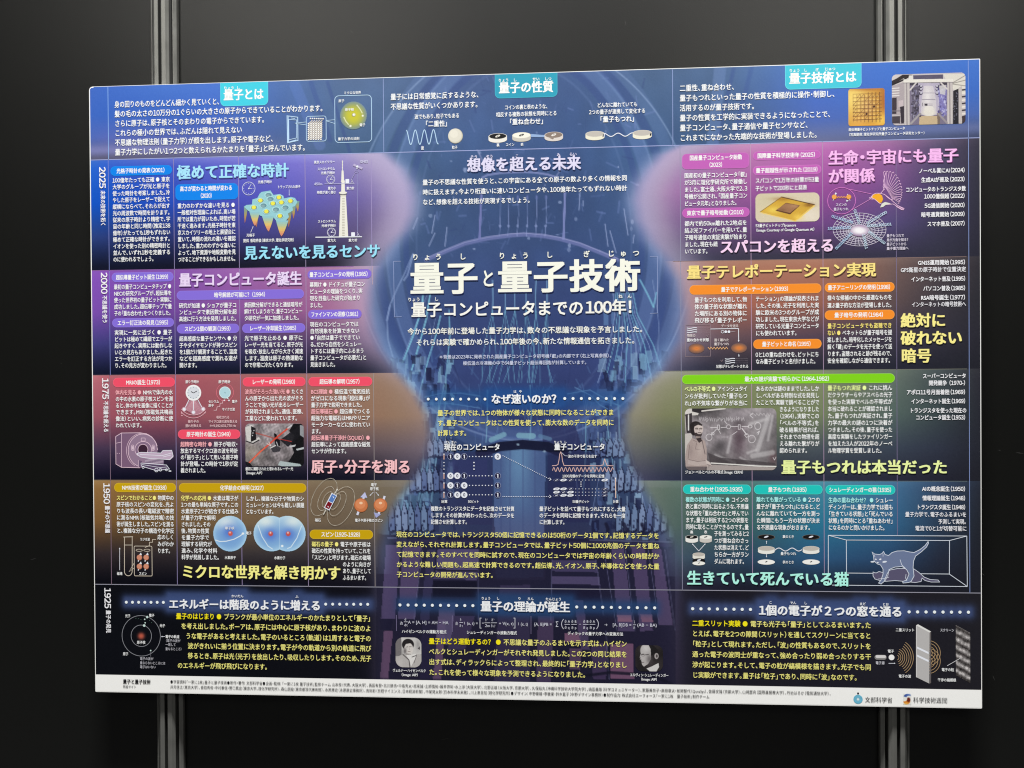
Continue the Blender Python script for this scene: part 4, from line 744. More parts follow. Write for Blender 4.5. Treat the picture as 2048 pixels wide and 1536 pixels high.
k = art('magnet_drawing', 'blue and red bar magnet inside dotted field lines'); FD = (214, 206, 190)
def dotted(pts, w, gap, col):
    q = np.array(pts, float); seg = np.hypot(*np.diff(q, axis=0).T); L = np.r_[0, np.cumsum(seg)]
    for t in np.arange(0, L[-1], gap):
        k.ell(np.interp(t, L, q[:, 0]), np.interp(t, L, q[:, 1]), w/2, w/2, col, n=6)
ax = np.array([8.5, -17.5])/19.45
for (cx, cy, a, b_, r_) in ((648, 994, 40.5, 21, -1.09), (652, 997, 26, 13, -1.10), (655, 999, 17, 8, -1.1), (682, 1012, 41.5, 23, -1.13), (676, 1007, 26.5, 13, -1.1), (671, 1003, 17, 7.5, -1.1)):
    dotted(arc(cx, cy, a, b_, 0, 360, 70, r_), 1.5, 2.4, FD)
k.poly([(663.5, 985.5), (674.5, 991), (659, 1021), (648, 1015.5)], W1); k.poly([(664.5, 987.5), (673, 992), (665.5, 1005.5), (657, 1001.5)], (92, 132, 200)); k.poly([(656.5, 1002.5), (665, 1006.8), (658.5, 1018.5), (650, 1014.5)], (128, 20, 34))
k.line([(669.5, 987), (674, 979.5)], 1.6, (226, 222, 210)); k.ell(674.5, 979, 1.7, 1.7, (226, 222, 210)); k.line([(652, 1019), (647, 1029)], 2.2, (206, 200, 188)); k.line([(666, 992.5), (668, 996)], 1.4, W1); k.line([(655.5, 1012), (658, 1014.5)], 1.4, W1); done(k)
k = art('spin_drawing', 'two orange balls with pale arrows through them')
for x, s_ in ((722, 1), (761, -1)):
    k.line([(x-7.5+(3 if s_ < 0 else 0), 1030), (x+6.5+(2 if s_ < 0 else 0), 992)], 4.4, (220, 222, 240))
    if s_ > 0: k.poly([(x-1.5, 994.5), (x+12.5, 995.5), (x+8, 984)], (196, 200, 238))
    else: k.poly([(x-13.5, 1024.5), (x+1, 1028.5), (x-9, 1036)], (168, 174, 222))
    k.ell(x, 1010.5, 14, 14, (168, 96, 56)); k.ell(x, 1010, 13.2, 13.2, (208, 124, 78)); k.ell(x-1, 1008, 10, 9.5, (224, 142, 96)); k.ell(x, 1006, 3.4, 2.6, (246, 206, 172))
arrow(k, (747, 984), (740, 991), .9, W1, 2); arrow(k, (751.5, 984), (757.5, 991), .9, W1, 2); done(k)
# row 2025 right
def paint(pc):
    X, Y = pc.X, pc.Y; pc.C[...] = (216, 204, 178); pc.glow(1530, 400, 30, 20, (206, 196, 160), .6); pc.glow(1620, 432, 30, 18, (232, 222, 206), .8)
    pc.poly([(1563, 394), (1629, 409.5), (1590, 441), (1520, 424)], (212, 168, 62)); sel = (Y-394 > 0); pc.glow(1548, 420, 16, 7, (255, 232, 110), .6); pc.glow(1596, 434, 10, 6, (250, 214, 96), .7); pc.glow(1564, 398, 20, 4, (150, 100, 40), .5); pc.glow(1618, 410, 10, 4, (110, 66, 30), .65)
    pc.line([(1563, 394), (1629, 409.5)], 1.5, (70, 42, 24)); pc.line([(1520, 424), (1563, 394)], .9, (120, 86, 40)); pc.poly([(1520, 424.5), (1590, 441), (1629, 410), (1630, 412), (1591, 443), (1521, 426)], (240, 206, 100))
    pc.poly([(1572, 405.5), (1600, 411), (1580, 429), (1551, 421.5)], (96, 60, 40)); pc.poly([(1572, 406.5), (1598, 411.5), (1580, 426), (1553, 419.5)], (160, 116, 82)); pc.glow(1588, 412, 10, 4, (184, 140, 104), .7); pc.glow(1564, 420, 9, 4, (120, 84, 60), .5); pc.grain(4)
patch('photograph', POSTER, 1510.8, 387.5, 1639, 442.5, .55, paint, mask=round_mask(11), label='photograph of a gold square chip on cream')
k = art('bird_drawing', 'pink outline of a flying robin with an orange breast'); PB = (240, 196, 232)
k.poly([(1742, 395), (1747, 389), (1758, 387), (1764, 391), (1766, 399), (1763, 405), (1758, 406), (1750, 398)], (246, 176, 40))
k.line([(1741.5, 395), (1746, 389), (1752, 386.5), (1760, 386.5), (1769, 389), (1778, 396), (1786, 403), (1795, 411), (1808, 417), (1806, 420), (1786, 408), (1777, 409), (1767, 410), (1758, 406), (1750, 399), (1741.5, 395)], 1.1, PB); k.line([(1741.5, 394), (1738.5, 396), (1742, 398), (1747, 398.5)], 1.1, PB); k.ell(1744, 394, .9, .9, W1, n=6)
k.line([(1761, 387), (1767, 380), (1769, 372), (1767, 362), (1770, 350), (1772, 345)], 1.1, PB); k.line([(1772, 392), (1779, 398), (1786, 400)], 1.1, PB)
for i in range(16):
    t = i/15; a = math.radians(-94+t*128); L = 47-abs(t-.2)*30; bx, by = 1771+t*12, 376+t*20; tx, ty = bx+L*math.cos(a)*.78, by+L*math.sin(a)*.82
    n_ = (-math.sin(a)*1.9, math.cos(a)*1.9); k.line([(bx, by), (tx-n_[0]-2*math.cos(a), ty-n_[1]-2*math.sin(a)), (tx, ty), (tx+n_[0]-2*math.cos(a), ty+n_[1]-2*math.sin(a))], .8, PB)
k.line([(1768, 366), (1766, 374), (1769, 380)], .9, PB); k.poly([(1764, 407), (1770, 404), (1782, 407), (1771, 410), (1766, 414), (1760, 415)], (224, 226, 214)); k.line([(1794, 410), (1806, 418)], 1, PB); k.line([(1792, 413), (1804, 420)], .9, PB)
k.ell(1683, 401.5, 27.3, 26.5, (226, 130, 210), ring=1); k.line([(1699, 378.5), (1743, 388)], .9, (226, 140, 212)); k.line([(1703, 420), (1741, 398)], .9, (226, 150, 214))
k.line([(1673.5+i*1.6, 394.3+(1.6 if i % 2 else -1.6)) for i in range(13)], .9, (236, 160, 90))
for x, m in ((1668.5, 1), (1697.5, -1)): k.line([(x-2.5*m, 401), (x+3*m, 388)], 1.2, W1); k.ell(x, 394, 5, 5, (206, 128, 60)); k.ell(x-.3, 393.6, 4.3, 4.3, (240, 170, 84))
k.poly([(1669, 388.5), (1674, 388.5), (1671.5, 384.5)], W1); k.poly([(1692, 400), (1697, 401), (1693.5, 404)], W1); done(k)
k = art('funnel_drawing', 'white warped grid funnel with strings of binary digits'); FC = (1719, 460); GW = (206, 196, 222)
def fun(t, rr): return (FC[0]+53*rr*math.cos(t)-2*(1-rr), 459-(0 if False else 0)+33*rr*math.sin(t)+4*(1-rr)*1.2)
for rr in (1.0, .86, .72, .6, .49, .39, .31, .24, .18, .13): k.line([fun(t, rr) for t in np.linspace(0, 6.2832, 44)], .8 if rr > .3 else 1, (226, 218, 238) if rr > .4 else W1)
for j in range(36): t = j*math.pi/18; k.line([fun(t+(1-rr)*.12, rr) for rr in (1, .8, .6, .4, .25, .12)], .75, (230, 224, 240))
done(k)
def paint(pc):
    X, Y = pc.X, pc.Y; pc.C[...] = (122, 76, 130); pc.mix(np.clip((Y-455)/30, 0, 1)*.6, (70, 58, 84)); d = np.hypot((X-1719)/15, (Y-461)/8)
    for j in range(60): t = j*.105; pc.line([(1719+19*math.cos(t), 461+11*math.sin(t)), (1719+5*math.cos(t+.5), 461+3*math.sin(t+.5))], .8, (226, 220, 232), .8, .8)
    pc.glow(1718, 461, 14, 8, (250, 248, 252), 1.0, 2.6)
patch('funnel_mouth', POSTER, 1701, 450, 1737, 473, .5, paint, mask=disk, depth=0.0004, label='bright white centre of the funnel')
k = art('binary_text', None, 0.0005)
for x0, y0, x1, y1, t in ((1663, 432, 1706, 445, '0111001100'), (1655, 457, 1702, 454.5, '10110001101'), (1671, 498, 1704, 465, '001010011001'), (1709, 419, 1719, 447, '0110010'), (1733, 447, 1773, 423.5, '0101101000'), (1734, 452, 1783, 448, '00001101101'), (1737, 463, 1770, 487, '0001101010'), (1727, 468, 1733, 498, '1100011')):
    u, v = P(x0, y0); u2, v2 = P(x1, y1); L = math.hypot(u2-u, v2-v); e = 6.6*PXM(x0, y0); k.text(t, u, v, e*1.25, e*1.05, L, 'b', (180, 216, 246) if x0 < 1700 else (206, 232, 250), rot=math.atan2(v2-v, u2-u))
done(k)
# row 2000 right: teleportation diagram
def paint(pc):
    X, Y = pc.X, pc.Y; yc = float(Y.mean()); xc = float(X.mean()); pc.C[...] = (84, 76, 92); pc.mix(np.clip((Y-yc)/22*.5+.3, 0, 1)*.6, (66, 62, 80)); pc.glow(xc, yc, 12, 7, (242, 150, 70), 1, 1.6)
    for j in range(30): t = j*.2094; pc.line([(xc, yc), (xc+15*math.cos(t), yc+8.5*math.sin(t))], .8, (214, 120, 66), .35, 1)
for x, y in ((1393, 697), (1478, 696)): patch('glow_drawing', POSTER, x-16, y-10, x+16, y+10, .6, paint, mask=disk, depth=0.00014, label='small orange burst')
k = art('diagram', 'white box and arrows of the teleportation diagram'); DG = (150, 132, 140)
k.line([(1371.5, 650), (1421, 649.5), (1421, 712.5), (1370.5, 713)], .8, DG, True); k.line([(1421, 658), (1477, 657)], 1.3, W1); arrow(k, (1477, 657), (1477.3, 683), 1.3, W1, 2.4); arrow(k, (1477.5, 708), (1477.8, 713), 1, W1, 2)
for x, y in ((1374, 656), (1450, 717.5)):
    for j in range(3):
        k.line([(x+t*20, y+j*4.2+.8*math.sin(t*6)) for t in np.linspace(0, 1, 8)], 1.5, W1)
        for q in range(11): k.ell(x+23+q*2.2, y+j*4.2, .4, .4, (190, 180, 190), n=5)
for i in range(3): k.ell(1445+i*6.4, 663.5, 2.7, 2.7, W1, ring=.8 if i == 0 else None)
for q in range(4): k.ell(1462.5+q*2.4, 663.3, .5, .5, W1, n=5)
k.line([(1416+i*3.05, 696.3+(2 if i % 2 else -2)) for i in range(14)], 1.1, (246, 190, 130)); k.line([(1412, 670), (1414.5, 674), (1417, 669)], .8, DG); k.line([(1441, 720), (1443.5, 723), (1446, 719)], .8, DG); done(k)
# row 1975 right: the blackboard photograph
def paint(pc):
    X, Y = pc.X, pc.Y; pc.C[...] = (126, 120, 124); pc.noise(22, .26, 21); pc.noise(7, .10, 22); pc.noise(2, .05, 23); r = np.random.RandomState(9)
    pc.glow(1525, 850, 22, 40, (168, 164, 168), .6); pc.glow(1475, 832, 26, 10, (150, 144, 150), .6); pc.glow(1520, 900, 20, 22, (150, 146, 150), .6); pc.glow(1478, 880, 14, 34, (84, 68, 78), .8); pc.glow(1440, 892, 18, 20, (78, 74, 78), .8); pc.glow(1546, 916, 8, 14, (104, 82, 88), .8)
    for x0, y0, x1, y1, w in ((1536, 835, 1515, 900, 9), (1545, 832, 1536, 880, 5), (1500, 848, 1534, 838, 6), (1462, 872, 1455, 905, 5), (1505, 912, 1545, 905, 10), (1430, 910, 1470, 925, 4), (1480, 915, 1500, 925, 3), (1495, 906, 1512, 900, 4)): pc.line([(x0, y0), (x1, y1)], w, (206, 203, 206), .55, 4)
    pc.poly([(1370, 817), (1400, 817), (1396, 830), (1370, 832)], (214, 210, 206)); pc.poly([(1384, 817), (1420, 817), (1418, 823), (1396, 826), (1384, 823)], (50, 46, 50)); pc.line([(1404, 822), (1450, 817)], 3, (220, 216, 212)); pc.poly([(1370, 829), (1384, 826), (1384, 866), (1370, 866)], (66, 60, 64)); pc.line([(1377, 830), (1377, 860)], 2.5, (226, 224, 222)); pc.line([(1370, 832), (1372, 866)], 1.5, (206, 200, 196))
    CH = (222, 218, 222)
    for i in range(22): x = 1398+i*4.2; y = 838+r.uniform(-2, 2); pc.line([(x, y-3), (x+r.uniform(-2, 3), y+4), (x+r.uniform(0, 4), y-1)], .9, CH, .7, .8)
    for i in range(6): x = 1500+i*7; pc.line([(x, 828+r.uniform(-3, 3)), (x+4, 832+r.uniform(-3, 3)), (x+6, 827)], .9, CH, .7, .8)
    pc.line([(1421, 855), (1434, 855)], 1.2, CH); pc.line([(1442, 855), (1452, 854.5)], 1.2, CH); pc.line([(1462, 853), (1475, 853)], 1.2, CH); pc.line([(1484, 853), (1497, 853)], 1.4, CH)
    for x, y, rx, ry in ((1457, 853.5, 4, 4), (1500, 853, 4, 3), (1418, 874.5, 6, 6.5), (1503.5, 878, 7, 7.5), (1515.5, 852, 6, 7), (1425.5, 867, 2.6, 2.6)): pc.ell(x, y, rx, ry, CH, .9, 1, 0, 1.2)
    for x, y in ((1437, 854.5), (1478.5, 854)): pc.line([(x-2, y-4.5), (x+2, y-4.5), (x+2, y+4.5), (x-2, y+4.5), (x-2, y-4.5)], 1.1, CH)
    pc.line([(1433, 858), (1423, 869)], 1.1, CH); pc.line([(1437, 860), (1441, 867)], 1, CH); pc.line([(1484, 857), (1493, 869)], 2, CH); pc.line([(1489, 870), (1494, 867), (1498, 872), (1493, 875), (1489, 870)], 1.1, CH); pc.line([(1474, 863), (1465, 869)], 1.1, CH); pc.line([(1449, 842), (1454, 848)], 1, CH); pc.line([(1443, 874), (1456, 874)], 1, CH, .7); pc.line([(1505, 826), (1500, 831), (1506, 836)], 1.2, CH); pc.line([(1514, 866), (1519, 862), (1516, 869)], 1.4, CH)
    pc.line([(1422, 926), (1470, 929), (1515, 932), (1552, 933)], 2.2, (236, 234, 230)); pc.poly([(1416, 929), (1552, 935), (1546, 941), (1400, 941)], (170, 160, 158)); pc.poly([(1415, 905), (1440, 915), (1550, 926), (1552, 931), (1420, 924)], (70, 64, 68), .7); pc.line([(1546, 915), (1549, 920), (1552, 914)], 1, CH)
    # a bearded man in a light work shirt with breast pockets stands at the left of the board
    pc.poly([(1370, 868), (1384, 866), (1384, 920), (1370, 920)], (200, 194, 190)); pc.ell(1391.5, 852.5, 12, 10, (44, 38, 40)); pc.ell(1388, 862, 7, 9, (44, 38, 40)); pc.ell(1397, 858.5, 9, 12, (204, 190, 186)); pc.glow(1401, 855, 4, 6, (224, 212, 206), .7); pc.poly([(1388, 866), (1393, 865), (1396, 868), (1402, 868), (1405, 865), (1403, 872), (1398, 876), (1391, 873)], (66, 56, 58)); pc.poly([(1392, 872), (1401, 873), (1400, 880), (1391, 878)], (150, 136, 132)); pc.poly([(1387, 848), (1396, 845), (1405, 849), (1404, 852), (1396, 849.5), (1389, 853)], (52, 46, 48)); pc.line([(1391, 857), (1396, 857)], 1.1, (70, 60, 60)); pc.line([(1399, 857), (1404, 857)], 1.1, (70, 60, 60)); pc.ell(1393.5, 857.5, 2.4, 2, (80, 70, 70), .7, 1, 0, .6); pc.ell(1401.5, 857.5, 2.3, 2, (80, 70, 70), .7, 1, 0, .6); pc.line([(1396, 865.5), (1402, 865.5)], 1.4, (64, 52, 54)); pc.line([(1398, 858), (1399, 862)], .8, (150, 132, 130))
    pc.poly([(1384, 876), (1392, 879), (1402, 877), (1410, 882), (1413, 896), (1414, 920), (1417, 934), (1372, 934), (1370, 915), (1374, 890)], (176, 160, 156)); pc.poly([(1392, 877), (1402, 875), (1404, 882), (1398, 886)], (60, 50, 52)); pc.line([(1404, 880), (1410, 908)], 1.2, (90, 78, 80)); pc.line([(1393, 886), (1391, 898), (1400, 899)], 1.1, (128, 112, 112)); pc.line([(1379, 890), (1376, 918)], 1.2, (130, 114, 112)); pc.line([(1386, 880), (1394, 884)], .8, (120, 104, 104)); pc.poly([(1376, 918), (1394, 922), (1413, 920), (1414, 929), (1394, 932), (1376, 928)], (188, 174, 170)); pc.line([(1377, 919), (1395, 923), (1412, 921)], 1, (118, 102, 102)); pc.glow(1400, 900, 6, 12, (196, 182, 176), .6); pc.glow(1382, 902, 4, 12, (150, 134, 132), .6)
    pc.poly([(1411, 919), (1419, 924), (1424, 932), (1420, 935), (1414, 932)], (206, 194, 190))
    for i in range(4): pc.line([(1414+i*1.6, 928+i*.6), (1418+i*2, 935-i*.8)], .7, (110, 96, 96))
    pc.poly([(1372, 933), (1414, 933), (1413, 941), (1376, 941)], (110, 100, 102)); pc.line([(1412, 934), (1412, 941)], 1, (40, 36, 38)); pc.grain(5)
patch('photograph', POSTER, 1369.5, 817, 1553.5, 940.3, .5, paint, mask=round_mask(11), label='old photograph of a bearded man before a chalked blackboard')
# row 1950 right: coins and the cats in a box
k = art('coin_drawing', 'four coins with two arrows between them')
coin(k, 1383.5, 1074, 12.5, 4, 7.5, BK, (240, 240, 236), CR); coin(k, 1411.5, 1074, 12.2, 4, 7.5, (242, 242, 236), (210, 206, 200), BK, (236, 234, 226)); coin(k, 1397.5, 1109, 12.2, 4, 6, GY, (236, 234, 224), CR, (230, 226, 214), False)
k.ell(1397.5, 1121, 12.5, 4.4, BK); k.ell(1398, 1120, 4, 1.5, W1, rot=.3); k.ell(1397.5, 1126.5, 12.5, 4, (246, 246, 240)); k.ell(1398, 1126, 2.2, .8, BK, rot=.4)
arrow(k, (1397.5, 1102), (1384.5, 1087.5), 1.1, W1, 2); arrow(k, (1397.5, 1102), (1410.5, 1087.5), 1.1, W1, 2); done(k)
k = art('coin_drawing', 'paired coins with black, grey and white discs above and below')
for x in (1532.5, 1622):
    k.ell(x, 1074, 17, 5, (120, 108, 96)); k.ell(x, 1074, 16, 4.4, BK); k.ell(x, 1073.5, 4.6, 1.6, W1, rot=.3); coin(k, x, 1097, 16.5, 5, 6, GY, (240, 240, 234), CR, (228, 226, 216), False); k.ell(x, 1124, 17, 5.2, (248, 248, 244)); k.ell(x, 1123.5, 2.6, 1, BK, rot=.4)
k.line([(1549, 1101)]+[(1551+t*53, 1099-3*math.sin(t*4*math.pi)) for t in np.linspace(0, 1, 40)], 1.6, W1); arrow(k, (1533, 1088), (1533, 1082), .9, W1, 1.8); arrow(k, (1533, 1107), (1533, 1114), .9, W1, 1.8); done(k)
k = art('cat_box_drawing', 'white line drawing of a standing and a lying cat inside a long box'); CB = (226, 234, 246)
for a, b_ in (((1656.5, 1070.5), (1933.5, 1072)), ((1933.5, 1072), (1934.5, 1173)), ((1934.5, 1173), (1656.5, 1170)), ((1656.5, 1170), (1656.5, 1070.5)), ((1692.5, 1080), (1899, 1081)), ((1899, 1081), (1898.5, 1148)), ((1898.5, 1148), (1693, 1146)), ((1693, 1146), (1692.5, 1080)), ((1656.5, 1070.5), (1692.5, 1080)), ((1933.5, 1072), (1899, 1081)), ((1934.5, 1173), (1898.5, 1148))): k.line([a, b_], 1.2, CB)
C1_ = (92, 88, 116); C2_ = (112, 126, 160)
ly = [(1746, 1144), (1752, 1146), (1758, 1143), (1769, 1146), (1780, 1140), (1795, 1137), (1812, 1137), (1828, 1138), (1838, 1145), (1848, 1154), (1860, 1159), (1876, 1160), (1879, 1164), (1862, 1164), (1850, 1161), (1844, 1156), (1842, 1163), (1830, 1165), (1812, 1163), (1790, 1161), (1766, 1163), (1750, 1158), (1746, 1152)]
k.poly(ly, C1_); k.line(ly, 1, CB, True)
st = [(1744, 1104), (1749, 1108), (1759, 1109), (1764, 1107), (1767, 1103), (1770, 1109), (1777, 1111), (1784, 1105), (1794, 1102), (1808, 1101.5), (1820, 1104), (1828, 1105), (1840, 1099), (1850, 1091), (1856, 1083), (1857, 1086), (1853, 1094), (1842, 1104), (1831, 1112), (1827, 1122), (1826, 1135), (1828, 1152), (1822, 1163), (1817, 1165), (1806, 1166), (1805, 1163), (1813, 1160), (1818, 1148), (1813, 1139), (1804, 1133), (1790, 1134), (1780, 1138), (1774, 1148), (1768, 1163), (1762, 1168), (1757, 1166), (1762, 1160), (1766, 1148), (1766, 1138), (1761, 1130), (1755, 1128), (1748, 1122), (1747, 1112)]
k.poly(st, C2_); k.line(st, 1.1, CB, True)
k.line([(1800, 1119), (1803, 1129), (1811, 1137)], 1, CB); k.line([(1778, 1138), (1776, 1150), (1770, 1162)], .8, CB); k.line([(1812, 1148), (1811, 1156), (1814, 1162)], .9, CB); k.line([(1756, 1158), (1768, 1157), (1778, 1154)], .9, CB); k.line([(1748, 1110), (1750, 1114)], .8, CB); k.line([(1766, 1108), (1766, 1113)], .8, CB)
k.ell(1751.5, 1118.5, 1.7, 1.3, W1, rot=-.5); k.ell(1760.5, 1118.5, 2.3, 1.5, W1, rot=.4); k.ell(1755.5, 1125, 1.6, 1.2, W1); k.ell(1745, 1123.5, 4, 1.5, CB, rot=.05); k.ell(1769, 1123.5, 4.5, 1.8, CB, rot=.15); done(k)
# centre diagrams: bits and qubits
k = art('bit_diagram', 'rows of circled ones and noughts with dotted lines')
def bit(x, y, b_):
    if b_ == '0': k.ell(x, y, 6.4, 6.4, W1); k.ell(x, y, 2.1, 3.5, (44, 44, 70)); k.ell(x, y, .9, 2.1, W1)
    else: k.ell(x, y, 6, 6, (28, 28, 64)); k.ell(x, y, 6, 6, (150, 160, 196), ring=.8); k.line([(x+.3, y-3.6), (x+.3, y+3.8)], 2, W1); k.line([(x-1.6, y-2.2), (x+.3, y-3.4)], 1.3, W1)
for y, s_ in ((913, '1010'), (951.5, '0011'), (970.8, '0101'), (989.5, '1001')):
    for x, c in zip((901, 914.7, 928.5, 995.5), s_): bit(x, y, c)
    for i in range(8): k.ell(939+i*6.4, y, 1.2, 1.2, W1, n=8)
    k.line([(888, y-4.5), (888, y+6)], 1.7, (236, 190, 172)); k.ell(888, y-4.8, 1.4, 1.2, W1)
for y in (925, 931.6, 938.2): k.ell(948, y, 1.5, 1.5, W1, n=8); k.ell(888, y, 1.2, 1.2, W1, n=8)
for a, b_ in (((1006, 911.5), (1100, 958.5)), ((1006, 993), (1100, 993))):
    n = 27
    for i in range(n): k.ell(a[0]+(b_[0]-a[0])*i/n, a[1]+(b_[1]-a[1])*i/n, .9, .9, W1, n=6)
    k.line([(b_[0]-1, b_[1]-3), (b_[0]+2, b_[1]+.3), (b_[0]-1.5, b_[1]+2.5)], 1.2, W1)
done(k)
k = art('wave_drawing', 'pink wave trace with two peaks'); PW_ = (232, 192, 186)
k.line([(1104, 931.5), (1112, 931), (1116, 929), (1118, 920), (1119.5, 908), (1121.5, 904), (1123.5, 910), (1125, 922), (1128, 931), (1200, 931.5), (1206, 930), (1208, 922), (1209.5, 918), (1212, 926), (1214, 931), (1227, 931.7)], 1.3, PW_)
k.line([(1105+t*122, 939+4*math.sin(t*2*math.pi*15.6+2.6)) for t in np.linspace(0, 1, 220)], 1.2, PW_); k.line([(1123, 905), (1130, 911.5), (1136, 912)], .9, (200, 205, 225))
k.line([(1231, 957), (1231.5, 996)], 1.7, (240, 206, 188)); k.ell(1231, 956.5, 1.4, 1.4, W1); done(k)
k = art('qubit_diagram', 'rows of flattened coins with ones and noughts')
def fb(x, y, b_):
    if b_ == '0': k.ell(x, y, 6.6, 2.5, W1, rot=.12); k.ell(x, y, 2.5, .9, (60, 60, 90), rot=.4, ring=.6)
    else: k.ell(x, y, 6.4, 2.3, (26, 26, 60), rot=.12); k.ell(x, y, 6.4, 2.3, (130, 136, 176), rot=.12, ring=.5); k.line([(x-2.5, y+1), (x+3, y-1)], 1.2, W1)
for y, s_ in ((960, '1010'), (977.7, '0011'), (984.3, '0101'), (990.7, '1001')):
    for x, c in zip((1113, 1127, 1141, 1209.5), s_): fb(x, y, c)
    for i in range(8): k.ell(1151.5+i*6.6, y, .9, .9, W1, n=6)
for y in (963.8, 968.2, 972.4): k.ell(1162, y, 1.2, 1.2, W1, n=6)
done(k)
# heading dots: one row either side of each heading
for x0, y0, dx, dy, n, r_ in ((856.5, 798.2, 16.2, 0, 8, 2.8), (1129.5, 797, 16.6, 0, 8, 2.9), (252.8, 1204.3, 12.35, .05, 7, 2.9), (651.5, 1208.2, 14, .05, 7, 2.9), (800, 1209.8, 16.2, .15, 10, 3), (1153.5, 1213.8, 17.3, .2, 10, 3), (1385.3, 1217.3, 16.5, .2, 8, 3.1), (1818, 1223.6, 16.95, .1, 8, 3.1)):
    k = art('dotted_line', None, 0.00034)
    for i in range(n): k.ell(x0+i*dx, y0+i*dy, r_, r_, (246, 253, 255))
    done(k)
k = art('bracket_drawing', 'thin corner bracket at the left of the title')
k.line([(802, 522.5), (787, 523), (789, 634), (803.5, 633)], 1, (150, 165, 210)); done(k)
k = art('bracket_drawing', 'thin corner bracket at the right of the title'); k.line([(1300, 513), (1315, 513), (1315, 626), (1300, 627)], 1, (150, 165, 210)); done(k)
# bottom row
k = art('orbit_drawing', 'two thin circular orbits round a glowing red nucleus')
k.ell(282.5, 1271.5, 39.5, 40.5, (150, 152, 160), ring=1, n=60); k.ell(282.7, 1271.5, 21, 21.5, (150, 152, 160), ring=1, n=44)
for x, y, r_ in ((294.5, 1234, 2.4), (288.5, 1251, 2.6), (289.5, 1238.5, 1.4), (290.5, 1245.5, 1.4), (301.5, 1301, 1.5)): k.ell(x, y, r_, r_, (206, 230, 224))
k.line([(301.5, 1303), (301.5, 1313)], .8, (120, 120, 130)); arrow(k, (330, 1273), (323, 1273), .9, W1, 2)
for x, y in ((272, 1236.5), (277, 1237.5), (282, 1239), (299, 1241), (303, 1245)): k.ell(x, y, .7, .7, (90, 130, 110), n=5)
done(k)
def paint(pc): pc.C[...] = (8, 10, 18); pc.glow(282.5, 1272, 7, 7, (196, 92, 72), 1, 2.6)
patch('nucleus_glow', POSTER, 271, 1260, 294, 1283, .5, paint, mask=disk, depth=0.00014, label='small red glow at the centre of the orbits')
def paint(pc):
    pc.C[...] = (172, 170, 168); pc.poly([(790, 1272), (803, 1272), (803, 1312), (790, 1312)], (120, 116, 118)); pc.poly([(802, 1274), (844, 1274), (844, 1308), (826, 1312), (806, 1308)], (206, 204, 202)); pc.glow(836, 1290, 5, 12, (150, 148, 148), .7)
    # dark combed-back hair, turned head, white collar
    pc.ell(816, 1289, 12, 11.5, (40, 37, 39)); pc.ell(817.5, 1297.5, 9, 12.5, (216, 211, 207), 1, 1.4, -.12); pc.poly([(805, 1289), (808, 1283), (816, 1280), (824, 1283), (827, 1289), (820, 1286.5), (812, 1288), (808.5, 1294)], (40, 37, 39)); pc.glow(810, 1302, 3.2, 6, (96, 90, 92), .85); pc.poly([(812, 1306), (822, 1308), (822, 1313), (813, 1313)], (160, 154, 152))
    pc.line([(813, 1294), (816, 1293.5)], 1, (60, 56, 58)); pc.line([(819, 1293.5), (822.5, 1293.5)], 1, (60, 56, 58)); pc.line([(818, 1295), (818.8, 1299)], .7, (150, 140, 138)); pc.line([(816, 1303), (820.5, 1302.8)], .9, (120, 96, 94))
    pc.poly([(790, 1316), (806, 1308), (816, 1312), (826, 1311), (838, 1308), (844, 1312), (844, 1336), (790, 1336)], (186, 182, 180)); pc.line([(806, 1309), (818, 1320), (820, 1335)], 1.6, (70, 64, 66)); pc.poly([(812, 1310), (824, 1309), (836, 1307), (822, 1333), (819, 1320)], (228, 226, 224)); pc.line([(824, 1314), (832, 1311)], 1.4, (60, 56, 58)); pc.line([(834, 1308), (828, 1326)], 1, (90, 84, 86)); pc.poly([(835, 1297), (840, 1292), (840, 1300)], (60, 56, 58), .8); pc.glow(800, 1326, 6, 8, (206, 202, 200), .6); pc.grain(5)
patch('photograph', POSTER, 791, 1274.5, 843, 1335, .5, paint, mask=round_mask(15), label='grey portrait photograph of a dark haired man in a white collar')
def paint(pc):
    pc.C[...] = (46, 42, 44); pc.noise(9, .2, 5)
    pc.ell(1291, 1301, 10.5, 13, (180, 176, 176), 1, 1.5); pc.poly([(1283, 1293), (1282, 1306), (1279.5, 1314), (1281, 1319), (1283, 1322), (1284, 1329), (1288, 1333), (1296, 1328), (1302, 1318), (1302, 1296), (1296, 1288), (1288, 1288)], (184, 180, 180)); pc.glow(1292, 1296, 7, 7, (214, 212, 212), .7); pc.glow(1299, 1318, 6, 9, (90, 84, 86), .7)
    pc.line([(1283, 1309), (1288, 1308.5)], 1.4, (60, 54, 56)); pc.line([(1291, 1309.5), (1297, 1309)], 1.4, (70, 64, 66)); pc.ell(1286, 1310, 3, 2.4, (80, 74, 76), .6, 1, 0, .7); pc.line([(1281, 1314), (1280, 1319), (1283, 1319.5)], .9, (110, 102, 104)); pc.line([(1283, 1325), (1288, 1324.5)], 1, (96, 84, 86))
    pc.ell(1313, 1312, 4.2, 6, (178, 172, 172), 1, 1.2); pc.ell(1313.5, 1312, 2, 3.4, (66, 60, 62), .9); pc.poly([(1296, 1288), (1306, 1290), (1316, 1300), (1318, 1306), (1310, 1306), (1302, 1312), (1301, 1298)], (30, 28, 30), .9)
    pc.poly([(1293, 1337), (1303, 1333), (1317, 1326), (1318, 1334), (1312, 1344), (1300, 1343)], (212, 210, 210)); pc.poly([(1270, 1334), (1286, 1336), (1300, 1343), (1270, 1346)], (34, 32, 34)); pc.grain(5)
patch('photograph', POSTER, 1270.5, 1290, 1326, 1343, .5, paint, mask=round_mask(13), label='dark portrait photograph of a man with glasses looking left')
k = art('double_slit_drawing', 'grey slotted plate, brown wave arcs and electron source')
